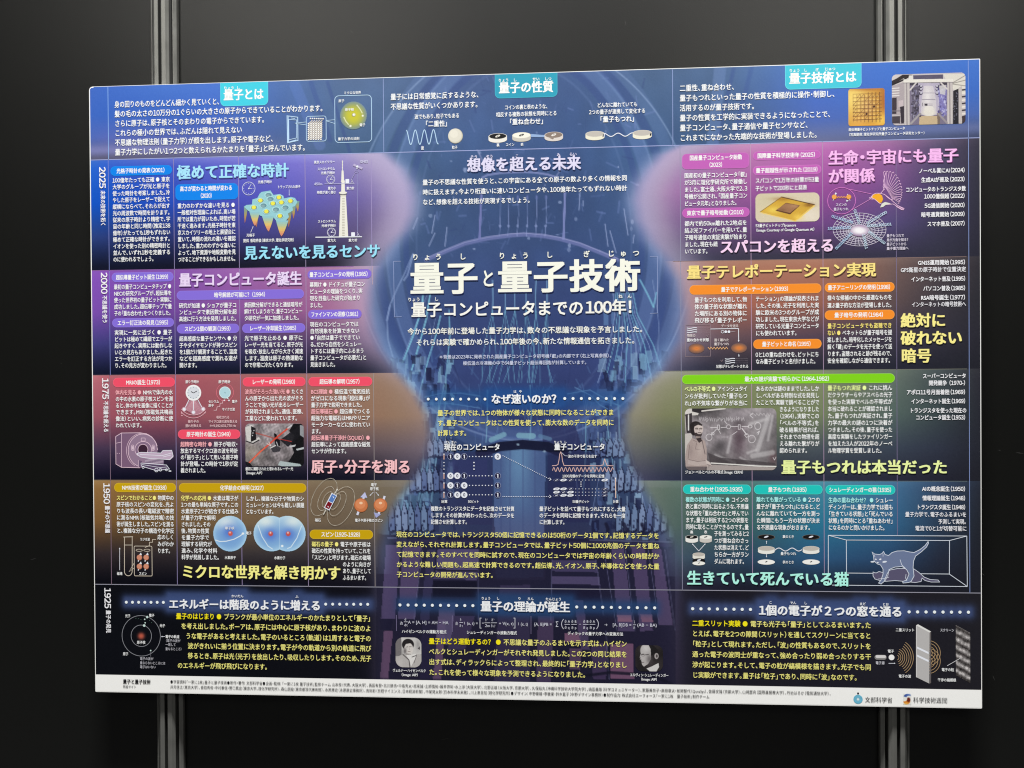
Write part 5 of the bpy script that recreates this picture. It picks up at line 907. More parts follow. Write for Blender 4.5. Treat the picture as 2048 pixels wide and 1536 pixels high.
AR = (186, 156, 116)
for r_ in (5, 9, 13, 17, 21.5, 26, 30.5, 35): k.line(arc(1793, 1315, r_*.96, r_*1.02, -58 if r_ > 18 else -70, 58 if r_ > 18 else 70, 18), 1, AR)
for cy in (1306, 1322):
    for r_ in (7, 13, 19, 24.5): k.line(arc(1858, cy, r_*.92, r_, -88, 88, 20), 1, AR)
k.poly([(1832, 1250.5), (1836, 1248.5), (1862, 1263), (1859, 1265)], (232, 232, 230)); k.poly([(1859, 1265), (1862, 1263), (1862, 1366), (1859.5, 1367)], (104, 98, 98)); k.poly([(1832, 1250.5), (1859, 1265), (1858.5, 1367), (1832, 1354)], (190, 188, 188)); k.poly([(1832, 1250.5), (1833.5, 1251.3), (1833.5, 1354.8), (1832, 1354)], (222, 220, 220))
k.poly([(1834, 1293), (1857, 1304), (1857, 1308), (1834, 1297)], W1); k.poly([(1834, 1309), (1857, 1320), (1857, 1324), (1834, 1313)], W1)
k.rrect(1749, 1309.5, 1773, 1319.5, 4.8, (140, 138, 138)); k.rrect(1751, 1310, 1772, 1316, 3, (224, 222, 222)); k.ell(1783, 1314.7, 5.6, 5.6, (250, 250, 250)); arrow(k, (1777, 1326.5), (1790, 1326.5), 1, W1, 2); done(k)
def paint(pc):
    X, Y = pc.X, pc.Y; t = Y-(X-1912)*.55; pc.C[...] = 118; pc.C[..., 1:] -= 4; pc.C = pc.C+(58*np.cos((t-1262)/12.6*2*math.pi*.80))[..., None]; pc.noise(2.0, .16, 3); pc.grain(26)
def para_mask(x, y, w, h): return (y > 0.55*x+1) & (y < h-0.55*(w-x)-1)
patch('screen_drawing', POSTER, 1911.5, 1249, 1940.5, 1367, .55, paint, mask=para_mask, depth=0.00018, label='speckled grey screen with slanting stripes')
k = art('leader_line', None, 0.0003); k.line([(1894, 1331.5), (1921, 1316)], 1, (222, 222, 226)); done(k)
# footer emblems
k = art('ministry_emblem', 'round pale blue emblem with a dark dot above'); k.ell(1716, 1398.5, 9, 9, (92, 182, 214))
for i in range(24): t = i*math.pi/12; k.line([(1716+2.6*math.cos(t), 1398.5+2.6*math.sin(t)), (1716+8.4*math.cos(t), 1398.5+8.4*math.sin(t))], .5, (146, 206, 228))
k.ell(1716, 1398.5, 2.4, 2.4, (228, 244, 248)); k.ell(1716, 1386.5, 1.9, 1.9, (20, 24, 40)); done(k)
def paint(pc):
    pc.C[...] = (236, 238, 234); pc.ell(1814.5, 1393, 7, 5.2, (62, 88, 160), 1, 1.2); pc.glow(1817, 1390, 4, 3, (110, 140, 206), .8); pc.ell(1818.5, 1396, 6.5, 4.6, (236, 238, 234), 1, 1.2)
    pc.ell(1813.5, 1402.5, 6.8, 5.8, (224, 136, 48), 1, 1.4); pc.ell(1817, 1399.5, 3.6, 4.6, (110, 40, 28), 1, 2); pc.ell(1808.5, 1398, 5.6, 4.6, (236, 238, 234), 1, 1.4); pc.glow(1812, 1407, 4, 2, (246, 196, 90), .8)
patch('week_emblem', POSTER, 1806, 1387, 1822.5, 1409.5, .4, paint, depth=0.00018, label='small blue and orange swirl emblem')

# ------------------------------------------------------------------ lettering
WH = (252, 254, 255)
def row(k, x0, y, x1, txt, h, w='m', col=WH, lead=None, em=None):
    # one line: left end, height of its middle there, right end (None: natural width), glyph height in photo pixels
    u, v = P(x0, y); s_ = PXM(x0, y)
    width = None if x1 is None else P(x1, y)[0]-u
    return k.text(txt, u, v, (em or h*0.96)*s_, h*s_, width, w, col, lead)
def para(x0, y0, y1, x1, h, lines, w='m', col=WH, lead=None, name='body_text', depth=0.00030, em=None):
    # a justified block: first and last line heights at the left edge; a line may carry its own right edge / left edge
    k = Ink(); n = len(lines); U0, V0 = P(x0, y0); _, V1 = P(x0, y1); U1 = P(x1, y0)[0]; s_ = PXM(x0, (y0+y1)/2)
    def nat(t): return sum(glyph(c)[2] for c in t if c not in '<>')
    full = [U1-U0 for L in lines if isinstance(L, str)]
    ks = []
    for L in lines:
        if isinstance(L, str): ks.append((U1-U0)/nat(L))
    e = em*s_ if em else (sorted(ks)[len(ks)//2] if ks else h*0.95*s_)
    for i, L in enumerate(lines):
        v = V0+(V1-V0)*(i/(n-1) if n > 1 else 0); u = U0; width = U1-U0; t = L
        if not isinstance(L, str):
            t = L[0]
            if len(L) == 1: width = None
            elif len(L) == 2: width = P(L[1], y0)[0]-u
            else: u = P(L[1], y0)[0]; width = P(L[2], y0)[0]-u
        k.text(t, u, v, min(e, h*s_*1.02), h*s_, width if width else nat(t)*e, w, col, lead)
    return k.build(name, POSTER, depth)
def caption(items, h, w='b', col=WH, name='caption_text', depth=0.00034, joined=False):
    k = Ink()
    for it in items:
        if not joined: k = Ink()
        hh = it[4] if len(it) > 4 else h
        row(k, it[0], it[1], it[2], it[3], hh, 'm' if (w == 'b' and hh < 8) else w, col)
        if not joined: k.build(name, POSTER, depth)
    if joined: k.build(name, POSTER, depth)
def headline(x0, y, x1, txt, h, col, w='h', ruby=(), shadow=(26, 26, 48), rh=8, sh=1.1, em=None):
    k = Ink()
    if shadow is not None:
        u, v = P(x0+sh, y+sh); s_ = PXM(x0, y); k.text(txt, u, v, (em or h*.96)*s_, h*s_, P(x1+sh, y)[0]-u, w, shadow)
    k.z = 0.00003; row(k, x0, y, x1, txt, h, w, col, em=em)
    for x, yy, t in ruby:
        k.z = 0.00006; u, v = P(x, yy); s_ = PXM(x, yy); e = rh*s_; k.text(t, u-e*len(t)/2, v, e, e, None, 'b', col)
    return k.build('headline', POSTER, 0.00036)
def band(x0, x1, y, hh, fill, edge, txt, tx0, tx1, tw='b', lines=None, th=11):
    # a pill behind a date heading: ends, height of its middle at the left end
    k = Ink(); u0, v = P(x0, y); u1 = P(x1, y)[0]; s_ = PXM(x0, y); r = min(hh/2, 9)*s_
    k.rrm(u0, v+hh/2*s_, u1, v-hh/2*s_, r, edge); g = 0.9*s_; k.rrm(u0+g, v+hh/2*s_-g, u1-g, v-hh/2*s_+g, r-g, fill)
    b_ = k.build('heading_band', POSTER, 0.00016)
    k = Ink()
    for dy, t, a, c in (lines or ((0, txt, tx0, tx1),)):
        uu = P(a, y)[0]; k.text(t, uu, v-dy*s_, th*s_, th*1.0*s_, P(c, y)[0]-uu, tw, (255, 255, 255))
    o = k.build('heading_text', b_, 0.00020); return b_

# header row
TAB = (64, 200, 222); TAB2 = (44, 158, 186)
def tab(x0, x1, y0, y1, fill, edge, x, y, xe, t, ruby):
    k = Ink(); a = P(x0, y0); b_ = P(x1, y1); k.rrm(a[0], PH-0.0014, b_[0], b_[1], 10*PXM(x0, y0), edge, None, (0, 0, 1, 1))
    g = 0.0009; k.rrm(a[0]+g, PH-0.0014, b_[0]-g, b_[1]+g, 9*PXM(x0, y0), fill, None, (0, 0, 1, 1))
    o = k.build('title_tab', POSTER, 0.00016)
    k = Ink(); row(k, x, y, xe, t, 24, 'h', (255, 255, 252))
    for rx, ry, rt in ruby:
        u, v = P(rx, ry); s_ = PXM(rx, ry)*7.2; k.text(rt, u-s_*len(rt)/2, v, s_, s_, None, 'b', (255, 255, 252))
    k.build('heading_text', o, 0.00020)
tab(440.5, 536.5, 166, 210, (60, 206, 228), (96, 222, 240), 447, 190, 527.5, '量子とは', ((458, 176, 'りょう'), (476.5, 175.5, 'し')))
tab(989.5, 1115, 148, 193.5, (42, 160, 188), (70, 182, 206), 997.5, 176, 1107, '量子の性質', ((1007, 160.5, 'りょう'), (1030, 160, 'し'), (1072, 158, 'せい'), (1096, 157.5, 'しつ')))
tab(1570, 1723, 126, 175, (66, 200, 220), (110, 220, 236), 1578, 157, 1713, '量子技術とは', ((1589, 141, 'りょう'), (1611, 140.5, 'し'), (1634, 139.5, 'ぎ'), (1660, 138, 'じゅつ')))
para(229, 209, 304.5, 647, 14.5, [('身の回りのものをどんどん細かく見ていくと、', 440), '髪の毛の太さの10万分の1ぐらいの大きさの原子からできていることがわかります。', ('さらに原子は、原子核とそのまわりの電子からできています。', 530), ('これらの極小の世界では、ふだんは隠れて見えない', 484), ('不思議な物理法則（量子力学）が顔を出します。原子や電子など、', 547), ('量子力学にしたがい1つ2つと数えられるかたまりを「量子」と呼んでいます。', 611)])
para(781, 194, 213.5, 959, 14, ['量子には日常感覚に反するような、', ('不思議な性質がいくつかあります。', 957)])
para(1359, 176.5, 276, 1675, 14.5, [('二重性、重ね合わせ、', 1470), ('量子もつれといった量子の性質を積極的に操作・制御し、', 1671), ('活用するのが量子技術です。', 1510), ('量子の性質を工学的に実装できるようになったことで、', 1662), ('量子コンピュータ、量子通信や量子センサなど、', 1617), ('これまでになかった先端的な技術が登場しました。', 1635)])
caption([(829, 233.5, 919, '波でもあり、粒子でもある'), (1009, 215, 1096, 'コインの裏と表のような、'), (992, 229.5, 1114, '相反する複数の状態を同時にとる'), (1194, 210.5, 1275, 'どんなに離れていても'), (1178, 224.5, 1291, '2つの量子が連携して変化する')], 10.5, 'm')
caption([(850, 248, 896, '「二重性」'), (1018, 244, 1088, '「重ね合わせ」'), (1199, 239, 1270, '「量子もつれ」')], 13, 'b')
caption([(842, 296, 848, '波', 8), (904, 295, 915, '粒子', 7.5), (993, 290, 999, '裏', 7), (1011, 289.5, 1029, 'コイン', 7), (1041, 289, 1047, '表', 7)], 8)
caption([(688, 186, 722, 'ミクロな世界', 6.5), (677, 202, 689, '原子', 6.5), (690, 219.5, 708, '原子核', 6), (719, 250, 731, '電子', 6.5), (676, 278, 719, '量子力学の法則', 6.5)], 7)
caption([(1697, 259.5, 1810, '超伝導量子ビットチップと量子コンピュータ', 6.8), (1697, 269.5, 1850, '（写真提供：理化学研究所量子コンピュータ研究センター）', 6.8)], 7)

# the running years down the left edge
def years(x, y, yr, ys, x2, y2, ye2, t2):
    k = Ink(); u, v = P(x, y); s_ = PXM(x, y); L = (P(x, y)[1]-P(x, ys)[1])
    k.text(yr, u, v, 19*s_, 17*s_, L, 'b', (250, 250, 255), vert=True)
    u, v = P(x2, y2); L = P(x2, y2)[1]-P(x2, ye2)[1]; k.text(t2, u, v, 11*s_, 11*s_, L, 'b', (246, 246, 252), vert=True); k.build('year_text', POSTER, 0.00034)
years(205, 334, '2025', 377, 206, 381, 453, '未来の技術を拓く')
years(208.5, 545, '2000', 588, 209.5, 591, 647, '不思議を使う')
years(211, 756, '1975', 799, 212, 802, 865, '不思議を超える')
years(213.5, 966, '1950', 1008, 215, 1011, 1066, '量子の不思議')
years(215.5, 1175.5, '1925', 1217, 217, 1220, 1266, '量子の発見')

# 2025 row, left
B1 = (0, 132, 238); B1e = (20, 142, 240)
band(221, 344, 342.5, 19, B1, B1e, '光格子時計の発表（2001）', 233, 331)
band(351, 476, 385, 32, B1, B1e, '', 0, 0, lines=((-7, '高さが変わると時間が変わる', 360, 465), (7.5, '（2020）', 400, 425)))
para(225, 361, 519, 340, 11, ['100億年たっても正確 ● 東京', '大学のグループが光と原子を', '使った時計を考案しました。冷', 'やした原子をレーザーで捉えて', '縦横にならべて、それらが出す', '光の周波数で時間を計ります。', '従来の原子時計より精密で、宇', '宙の年齢と同じ時間（推定138', '億年）がたっても1秒もずれない', '極めて正確な時計ができます。', 'イオンを使った別の精密時計と', '並んで、いずれ1秒を定義する', ('のに使われるでしょう。', 307)])
para(355, 412, 519, 471, 11, ['重力のわずかな違いを見る ●', '一般相対性理論によれば、高い場', '所では重力が弱いため、時間が若', '干速く進みます。光格子時計を東', '京スカイツリーの地上と展望台に', '置いて、時間の流れの違いを確認', 'しました。重力のわずかな違いに', 'よって、地下資源や地殻変動を見', 'つけることができるかもしれません。'])
headline(354, 345, 578, '極めて正確な時計', 30, (166, 228, 252), shadow=(80, 90, 180))
headline(488, 506, 761, '見えないを見るセンサ', 29, (156, 228, 252), shadow=(24, 34, 70))
caption([(516, 364, 544, '光格子時計', 6.8), (555, 374, 601, 'トラップされた原子', 6.8), (493, 470.5, 510, '光格子', 7), (486.5, 481.5, 589, '提供：香取秀俊（東京大学、理化学研究所）', 7.6)], 7)
caption([(628, 324.5, 670, '東京スカイツリー', 6.6), (635, 338, 670, 'ストロンチウム', 6.4), (642, 346, 670, '光格子時計', 6.4), (656, 376.5, 672, '重力小', 6.6), (634, 385, 672, '時間が速く進む', 6.6), (693, 376.5, 709, '重力計', 6.2), (635.5, 443, 672, 'ストロンチウム', 6.4), (643, 451.5, 672, '光格子時計', 6.4), (655, 481, 672, '重力大', 6.8), (697, 480.5, 715, '重力計', 6.4)], 6.5)
caption([(720, 323, 736, 'GNSS', 7), (628.5, 368, 645, '450m', 7)], 7, 'm', (215, 215, 240))

# 2000 row, left
B2 = (136, 112, 222); B2e = (150, 128, 232)
band(223.5, 347, 555, 19, B2, B2e, '超伝導量子ビット誕生（1999）', 232, 338)
band(224.5, 348, 646, 18, B2, B2e, 'エラー訂正法の発見（1995）', 235, 338)
band(353.5, 608, 591, 18.5, B2, B2e, '暗号解読が可能に？（1994）', 428, 532)
band(354, 478.5, 658, 18.5, B2, B2e, 'スピン1個の観測（1993）', 369, 463)
band(484.5, 610.5, 657, 18.5, B2, B2e, 'レーザー冷却誕生（1985）', 499, 594)
band(615, 743, 549.5, 19, B2, (146, 116, 206), '量子コンピュータの発明（1985）', 619, 737)
band(616, 723.5, 629, 18.5, B2, (146, 116, 206), 'ファインマンの洞察（1981）', 622, 718)
para(228, 574, 627, 343.5, 11, ['最初の量子コンピュータチップ ●', 'NECの研究グループが、超伝導を', '使った世界初の量子ビット実験に', '成功しました。超伝導チップで量', ('子の「重ね合わせ」をつくりました。', 342)])
para(229, 665.5, 731, 344.5, 11, ['実現に一気に近づく ● 量子', 'ビットは極めて繊細でエラーが', '起きやすく、実際には動作しな', 'いとの見方もありました。起きた', 'エラーを訂正する方法が見つか', ('り、その見方が変わりました。', 334)])
para(358, 611.5, 638, 473.5, 11, ['研究が加速 ● ショアが量子コ', 'ンピュータで素因数分解を超', '高速に行う方法を発見しました。'])
para(488.5, 610, 636.5, 605, 11, ['素因数分解ができると通信暗号が', '解けてしまうので、量子コンピュー', ('タ研究が一気に加速しました。', 599)])
para(358.5, 677.5, 730.5, 474.5, 11, ['超高感度な量子センサへ ● 分', '子やダイヤモンドが持つスピン', 'を1個だけ観測することで、温度', 'などを超高感度で測れる道が', ('開けます。', 395)])
para(489, 676.5, 730, 606, 11, ['光で原子を止める ● 原子に', 'レーザー光を当てると、原子が光', 'を吸収・放出しながら大きく減速', 'します。温度は原子の熱運動な', ('ので非常に冷たくなります。', 587)])
para(619.5, 569.5, 610.5, 730, 11, ['幕開け ● ドイチュが量子コン', ('ピュータの理論をつくり、実', 725), ('現を目指した研究が始まり', 721), ('ました。', 646)])
para(620, 649, 729, 733, 11, [('現在のコンピュータでは', 717), ('自然現象を計算できない', 719), ('●「自然は量子でできてい', 720), ('る。だから自然をシミュレー', 723), ('トするには量子的にふるまう', 728), '量子コンピュータが必要だ」と', ('見抜きました。', 671)])
headline(358, 560, 604, '量子コンピュータ誕生', 29, (238, 220, 252), shadow=(120, 76, 150))

# 1975 row, left
B3 = (246, 82, 108); B3e = (252, 108, 130); LD3 = (255, 182, 190)
band(226, 350, 765, 18.5, B3, B3e, 'MRIの誕生（1973）', 252, 322)
band(356, 480.5, 868.5, 18.5, B3, B3e, '原子時計の誕生（1949）', 373, 463)
band(485.5, 611, 764, 18.5, B3, B3e, 'レーザーの発明（1960）', 504, 592)
band(617, 744.5, 763.5, 18.5, B3, B3e, '超伝導の解明（1957）', 639, 721)
para(231, 785, 850.5, 346, 11, ['<体内を見る ●> NMRで体内の水', 'の中の水素の原子核スピンを測', 'ると、体の中を画像に描くことが', 'できます。MRI（核磁気共鳴画', '像法）といい、病気の診断に使', ('われています。', 284)], lead=LD3)
para(361, 888.5, 940.5, 476, 11, ['<超精密な時計 ●> 原子が吸収・', '放出するマイクロ波の波を時計', 'の「振り子」として用いる原子時', '計が登場。この時計で1秒が定', ('義されました。', 412)], lead=LD3)
para(490, 783.5, 836.5, 607, 11, ['<波長がそろった強い光 ●> たくさ', 'んの原子から出た光の波がそろ', 'うことで強い光が出るレーザー', 'が発明されました。通信、医療、', ('工業などに使われています。', 595)], lead=LD3)
para(622, 783.5, 902, 740, 11, ['<BCS理論 ●> 極低温で電気抵抗', 'がゼロになる現象「超伝導」が', ('量子力学で説明できました。', 725), '<超伝導磁石 ●> 超伝導でつくる', '超強力な電磁石はMRIやリニア', 'モーターカーなどに使われてい', ('ます。', 642), '<超伝導量子干渉計（SQUID） ●>', '超伝導によって超高感度な磁気', ('センサが作れます。', 693)], lead=LD3)
caption([(371, 763.5, 398, '振り子時計', 7), (437, 763.5, 461, '原子時計', 7), (417, 803, 438, 'セシウム', 6.8), (417, 811, 428, '原子', 6.8), (464, 803, 475, '電子', 6.8), (444, 818.5, 470, 'マイクロ波', 6.8)], 7)
caption([(376, 843, 398, '振り子の', 6.6), (371, 851.5, 403, '揺れを数える', 6.6), (433, 834.5, 459, '吸収される', 6.6), (417, 843, 475, 'マイクロ波の波を数える', 6.6), (420, 851.5, 472, 'f＝9,192,631,770 Hz', 6.6)], 7, 'm', (240, 205, 210))
caption([(491, 937.5, 586.5, '最初に撮影されたと思われるレーザー光', 7.4), (491, 945.5, 526, '（Image: AIP）', 7.4)], 7.4)
headline(622.5, 933, 822, '原子・分子を測る', 29, (255, 200, 206), shadow=(40, 26, 44))

# 1950 row, left
B4 = (206, 168, 14); B4e = (222, 186, 60); LD4 = (255, 246, 140)
band(228.5, 352, 975, 18.5, B4, B4e, 'NMR技術が誕生（1938）', 244, 335)
band(358, 612.5, 975.5, 18.5, B4, B4e, '化学結合の解明（1927）', 440, 529)
band(619.5, 746, 1068.5, 18.5, B4, B4e, 'スピン（1925-1928）', 642, 722)
para(233, 995.5, 1061, 348, 11, ['<スピンでわかること●> 物質中の', '原子核のスピンの変化を、光よ', 'りも波長の長い電磁波で精密', 'に測るNMR（核磁気共鳴）の技', '術が誕生しました。スピンを測る', 'と、複雑な分子の構造や化学反'], lead=LD4)
para(315, 1074, 1101.5, 348, 11, ['応のしく', 'みがわか', ('ります。', 341)])
para(362, 996, 1114, 477, 11, ['<化学への応用 ●> 水素は電子が', '1つの最も単純な原子です。この', '水素原子2つが結合する仕組み', ('が量子力学で解明', 431), ('されました。その', 421), ('後、物質の性質', 418), ('を量子力学で', 418), ('理解する研究が', 423), ('進み、化学や材料', 434), ('科学が発展しました。', 438)], lead=LD4)
para(491.5, 997, 1023, 608.5, 11, ['しかし、複雑な分子や物質のシ', 'ミュレーションは今も難しい課題', ('となっています。', 548)])
para(623.5, 1088, 1154.5, 741.5, 11, ['<磁石の量子 ●> 電子や原子核は', '磁石の性質を持っていて、これを', '「スピン」と呼びます。磁石の磁場', ('のように向きが', 685, 741.5), ('あり、量子として', 685, 742), ('ふるまいます。', 685, 733)], lead=LD4)
caption([(280, 1078.5, 300, 'ラジオ波', 6.8), (234, 1147, 245, '磁場', 7), (278, 1147, 294, 'スピン', 7), (449.5, 1115, 472, '水素原子', 7), (450, 1056, 469, '原子核', 6.2), (492, 1066, 503.5, '電子', 6.8), (548.5, 1115.5, 571, '水素分子', 7), (630, 1040, 642, '磁石', 7), (742, 969.5, 754, '電子', 7), (740, 977.5, 757.5, '原子核', 7), (710, 1040.5, 766, '電子や原子核のスピン', 7.4)], 7)
headline(363, 1143, 682, 'ミクロな世界を解き明かす', 29, (255, 250, 150), shadow=(20, 18, 16))

# 2025 row, right
C1 = (196, 98, 186); C1e = (206, 116, 196)
band(1364, 1498, 323.5, 31, C1, C1e, '', 0, 0, lines=((-7, '国産量子コンピュータ始動', 1379, 1484), (7.5, '（2023）', 1417, 1446)))
band(1364.5, 1499, 426.5, 19, C1, C1e, '東京で量子暗号始動（2010）', 1373.5, 1489)
band(1506, 1641, 312, 17, C1, (208, 120, 198), '国際量子科学技術年（2025）', 1514.5, 1632)
band(1506, 1642.5, 341.5, 18.5, C1, (212, 128, 202), '量子超越性が示された（2019）', 1511.5, 1637)
para(1368.5, 351.5, 407.5, 1494.5, 11.4, ['国産初の量子コンピュータ「叡」', 'が3月に理化学研究所で稼働し', 'ました。富士通、大阪大学で2、3', '号機が公開され、「国産量子コン', ('ピュータ元年」となりました。', 1474)])
para(1369, 447.5, 503, 1494, 11.4, ['都内で約50km離れた2地点を', '結ぶ光ファイバーを用いて、量', '子暗号通信の実証実験が始まり', ('ました。現在も続', 1435), ('いています。', 1416)])
para(1510.5, 361.5, 377, 1638, 11.4, ['スパコンで1万年の計算が53量', ('子ビットで200秒にと発表', 1614)])
caption([(1511, 451.5, 1592, '53量子ビットチップSycamore', 7.6), (1511, 460.5, 1630, '（Image Courtesy of Google Quantum AI）', 7.6)], 7.6)
headline(1439, 494, 1669, 'スパコンを超える', 29, (252, 216, 248), shadow=(34, 30, 44))
headline(1656, 316, 1917, '生命・宇宙にも量子', 30, (250, 190, 244), shadow=(130, 70, 130))
headline(1656, 352.5, 1750, 'が関係', 30, (250, 190, 244), shadow=(130, 70, 130))
caption([(1837, 342, 1931, 'ノーベル賞にAI（2024）'), (1842, 360, 1931, '生成AIが普及（2023）'), (1811, 379.5, 1931.5, 'コンピュータのトランジスタ数'), (1848, 393, 1931, '1000億個超（2022）'), (1849, 411.5, 1931, '5G通信開始（2020）'), (1842, 429.5, 1931, '暗号通貨開始（2009）'), (1854, 448, 1931, 'スマホ普及（2007）')], 11, 'b', (250, 250, 255), 'milestone_text')
caption([(1671, 409.5, 1693.5, 'スピンの', 6.6), (1667, 418.5, 1697, '量子もつれ', 6.6), (1773, 471.5, 1808, '量子もつれで', 7), (1773, 480, 1819, '鳥が方角を知る？', 7), (1773, 488.5, 1813, '量子ビットから', 7), (1773, 497, 1817, '量子重力理論へ', 7)], 7, 'm', (225, 218, 235))

# 2000 row, right
C2 = (250, 146, 44); C2e = (254, 170, 84)
band(1379, 1642.5, 580, 19, C2, C2e, '量子でテレポーテーション（1993）', 1442, 1578)
band(1506.5, 1643, 688.5, 19, C2, C2e, '量子ビットと命名（1995）', 1524, 1623)
band(1649.5, 1789, 575.5, 19, C2, C2e, '量子アニーリングの発明（1998）', 1655.5, 1782)
band(1649.5, 1789, 630.5, 19, C2, C2e, '量子暗号の発明（1984）', 1668.5, 1768)
para(1389, 600, 641, 1494, 11.4, ['量子もつれを利用して、物', '体の量子的な状態が離れ', 'た場所にある別の物体に', '飛び移る「量子テレポー'])
para(1511, 598, 666.5, 1638, 11.4, ['テーション」の理論が発表されま', 'した。その後、光子を利用した実', '験に欧米の3つのグループが成', '功しました。現在東京大学などが', '研究している光量子コンピュータ', ('にも使われています。', 1594)])
para(1511, 709.5, 723, 1638, 11.4, ['0と1の重ね合わせを、ビットにち', ('なみ量子ビットと名付けました。', 1632)])
para(1654.5, 596, 611, 1784, 11.4, ['様々な候補の中から最適なものを', '選ぶ量子的な方法が登場しました。'])
para(1654.5, 652, 721.5, 1784, 11.4, ['<量子コンピュータでも盗聴でき>', '<ない ●> ベネットらが量子暗号を提', '案しました。暗号化したメッセージを', '解く「鍵」のデータを光子を使って送', 'ります。盗聴されると跡が残るので、', ('安全を確認しながら通信できます。', 1781)], lead=(255, 236, 130))
headline(1373.5, 544.5, 1752, '量子テレポーテーション実現', 29, (255, 232, 140), shadow=(90, 60, 56))
headline(1801, 641, 1892, '絶対に', 30, (255, 244, 150), shadow=(40, 38, 46))
headline(1801, 676, 1925, '破れない', 30, (255, 244, 150), shadow=(40, 38, 46))
headline(1802, 711.5, 1863, '暗号', 30, (255, 244, 150), shadow=(40, 38, 46))
caption([(1835.5, 525.5, 1932, 'GNSS運用開始（1995）'), (1822, 558.5, 1932, 'インターネット普及（1995）'), (1846, 577, 1932, 'パソコン普及（1985）'), (1841.5, 595.5, 1932, 'RSA暗号誕生（1977）')], 11, 'b', (250, 250, 255), 'milestone_text')
caption([(1801, 540, 1932, 'GPS衛星の原子時計で位置決定'), (1823, 609, 1932, 'インターネットの暗号技術へ')], 11, 'm', (244, 244, 250), 'milestone_text')
caption([(1442, 652, 1477, 'データを送る', 6.8), (1374, 671, 1391, '物体の', 6.8), (1428, 680, 1458, '遠く離れた', 6.6), (1428, 688, 1458, '量子もつれ', 6.6)], 7, 'm', (230, 220, 220))
caption([(1373.5, 680, 1418, '重ね合わせ状態', 7.2), (1432, 733, 1497, '状態がテレポートされる', 7.4)], 7)

# 1975 row, right
C3 = (132, 216, 28); C3e = (164, 232, 84); LD5 = (240, 255, 172)
band(1364, 1789.5, 759, 18.5, C3, C3e, '最大の謎が実験で明らかに（1964-1982）', 1489, 1660)
para(1369, 778, 806.5, 1495, 11.4, ['<ベルの不等式 ●> アインシュタイ', 'ンらが批判していた「量子もつ', 'れ」の不気味な繋がりが本当に'], lead=LD5)
para(1511.5, 777.5, 805, 1638.5, 11.4, ['あるのかは謎のままでした。しか', 'し、ベルがある特別な式を発見し', 'たことで、実験で調べることがで'])
para(1558.5, 818.5, 901, 1638.5, 11.4, ['きるようになりました', '（1964）。実験でこの', '「ベルの不等式」を', '破る結果が出れば、', 'それまでの物理を超', 'える離れた繋がりが', ('認められます。', 1615)])
para(1655, 776, 901, 1784.5, 11.4, ['<量子もつれ実証 ●> これに挑ん', 'だクラウザーらやアスペらの光子', 'を使った実験でベルの不等式が', '本当に破れることが確認されまし', 'た。量子もつれが実証され、量子', '力学の最大の謎の1つに決着が', 'つきました。その後、量子を使った', '高度な実験をしたツァイリンガー', 'を加えた3人が2022年のノーベ', ('ル物理学賞を受賞しました。', 1764)], lead=LD5)
caption([(1370, 944, 1487, 'ジョン・ベルとベルの不等式（Image: CERN）', 7.6)], 7.6)
headline(1562.5, 934, 1895, '量子もつれは本当だった', 30, (242, 255, 172), shadow=(30, 34, 44))
caption([(1845, 752, 1932, 'スーパーコンピュータ'), (1857, 766, 1932, '開発競争 （1970-）'), (1812.5, 784.5, 1932, 'アポロ11号月面着陸（1969）'), (1822, 802.5, 1932, 'インターネット誕生（1969）'), (1819, 821, 1933, 'トランジスタを使った現在の'), (1831, 835, 1932, 'コンピュータ誕生（1953）')], 11, 'b', (250, 250, 255), 'milestone_text')

# 1950 row, right
C4 = (34, 204, 196); C4e = (96, 220, 212); LD6 = (176, 246, 244)
band(1366, 1502, 978.5, 19, C4, C4e, '重ね合わせ（1925-1935）', 1380, 1487)
band(1508, 1645, 979, 19, C4, C4e, '量子もつれ（1935）', 1536, 1615)
band(1651, 1790.5, 979.5, 19, C4, C4e, 'シュレーディンガーの猫（1935）', 1657.5, 1784)
para(1371, 999, 1053.5, 1497, 11.4, ['<複数の状態が同時に ●> コインの', '表と裏が同時に出るような、不思議', 'な状態を「重ね合わせ」と呼んでい', 'ます。量子は相反する2つの状態を', '同時に取ることができるのです。量'], lead=LD6)
para(1428, 1067, 1122.5, 1497.5, 11.4, ['子を測ってみると2', 'つが重ね合わさっ', 'た状態は消えて、ど', 'ちらか一方がラン', ('ダムに現れます。', 1489)])
para(1512.5, 999, 1054.5, 1640, 11.4, ['<離れても繋がっている ●> 2つの', '量子が「量子もつれ」になると、ど', 'んなに離れていても一方を測っ', 'た瞬間にもう一方の状態が決ま', ('る不思議な現象がおきます。', 1621)], lead=LD6)
para(1656.5, 1000, 1055, 1786, 11.4, ['<生命の重ね合わせ？ ●> シュレー', 'ディンガーは、量子力学では猫も', '「生きている状態」と「死んでいる', '状態」を同時にとる「重ねあわせ」', ('になるのかと問いかけました。', 1770)], lead=LD6)
headline(1373.5, 1155.5, 1698, '生きていて死んでいる猫', 30, (184, 255, 240), shadow=(24, 26, 40))
caption([(1844, 977.5, 1932, 'AIの概念誕生（1950）'), (1844.5, 996, 1932, '情報理論誕生（1948）'), (1833, 1014, 1932, 'トランジスタ誕生（1948）')], 11, 'b', (250, 250, 255), 'milestone_text')
caption([(1810, 1028.5, 1933, '量子力学で、電子のふるまいを'), (1876, 1043, 1933, '予測して実現。'), (1830, 1056.5, 1933.5, '電流で0と1が切替可能に')], 11, 'm', (244, 244, 250), 'milestone_text')
caption([(1380, 1064, 1386.5, '裏', 6.8), (1408, 1064, 1414.5, '表', 6.8), (1565, 1073, 1588, '裏のとき', 6.8), (1561, 1107, 1592, '量子もつれ', 7), (1565, 1124, 1588, '表のとき', 6.8)], 7)

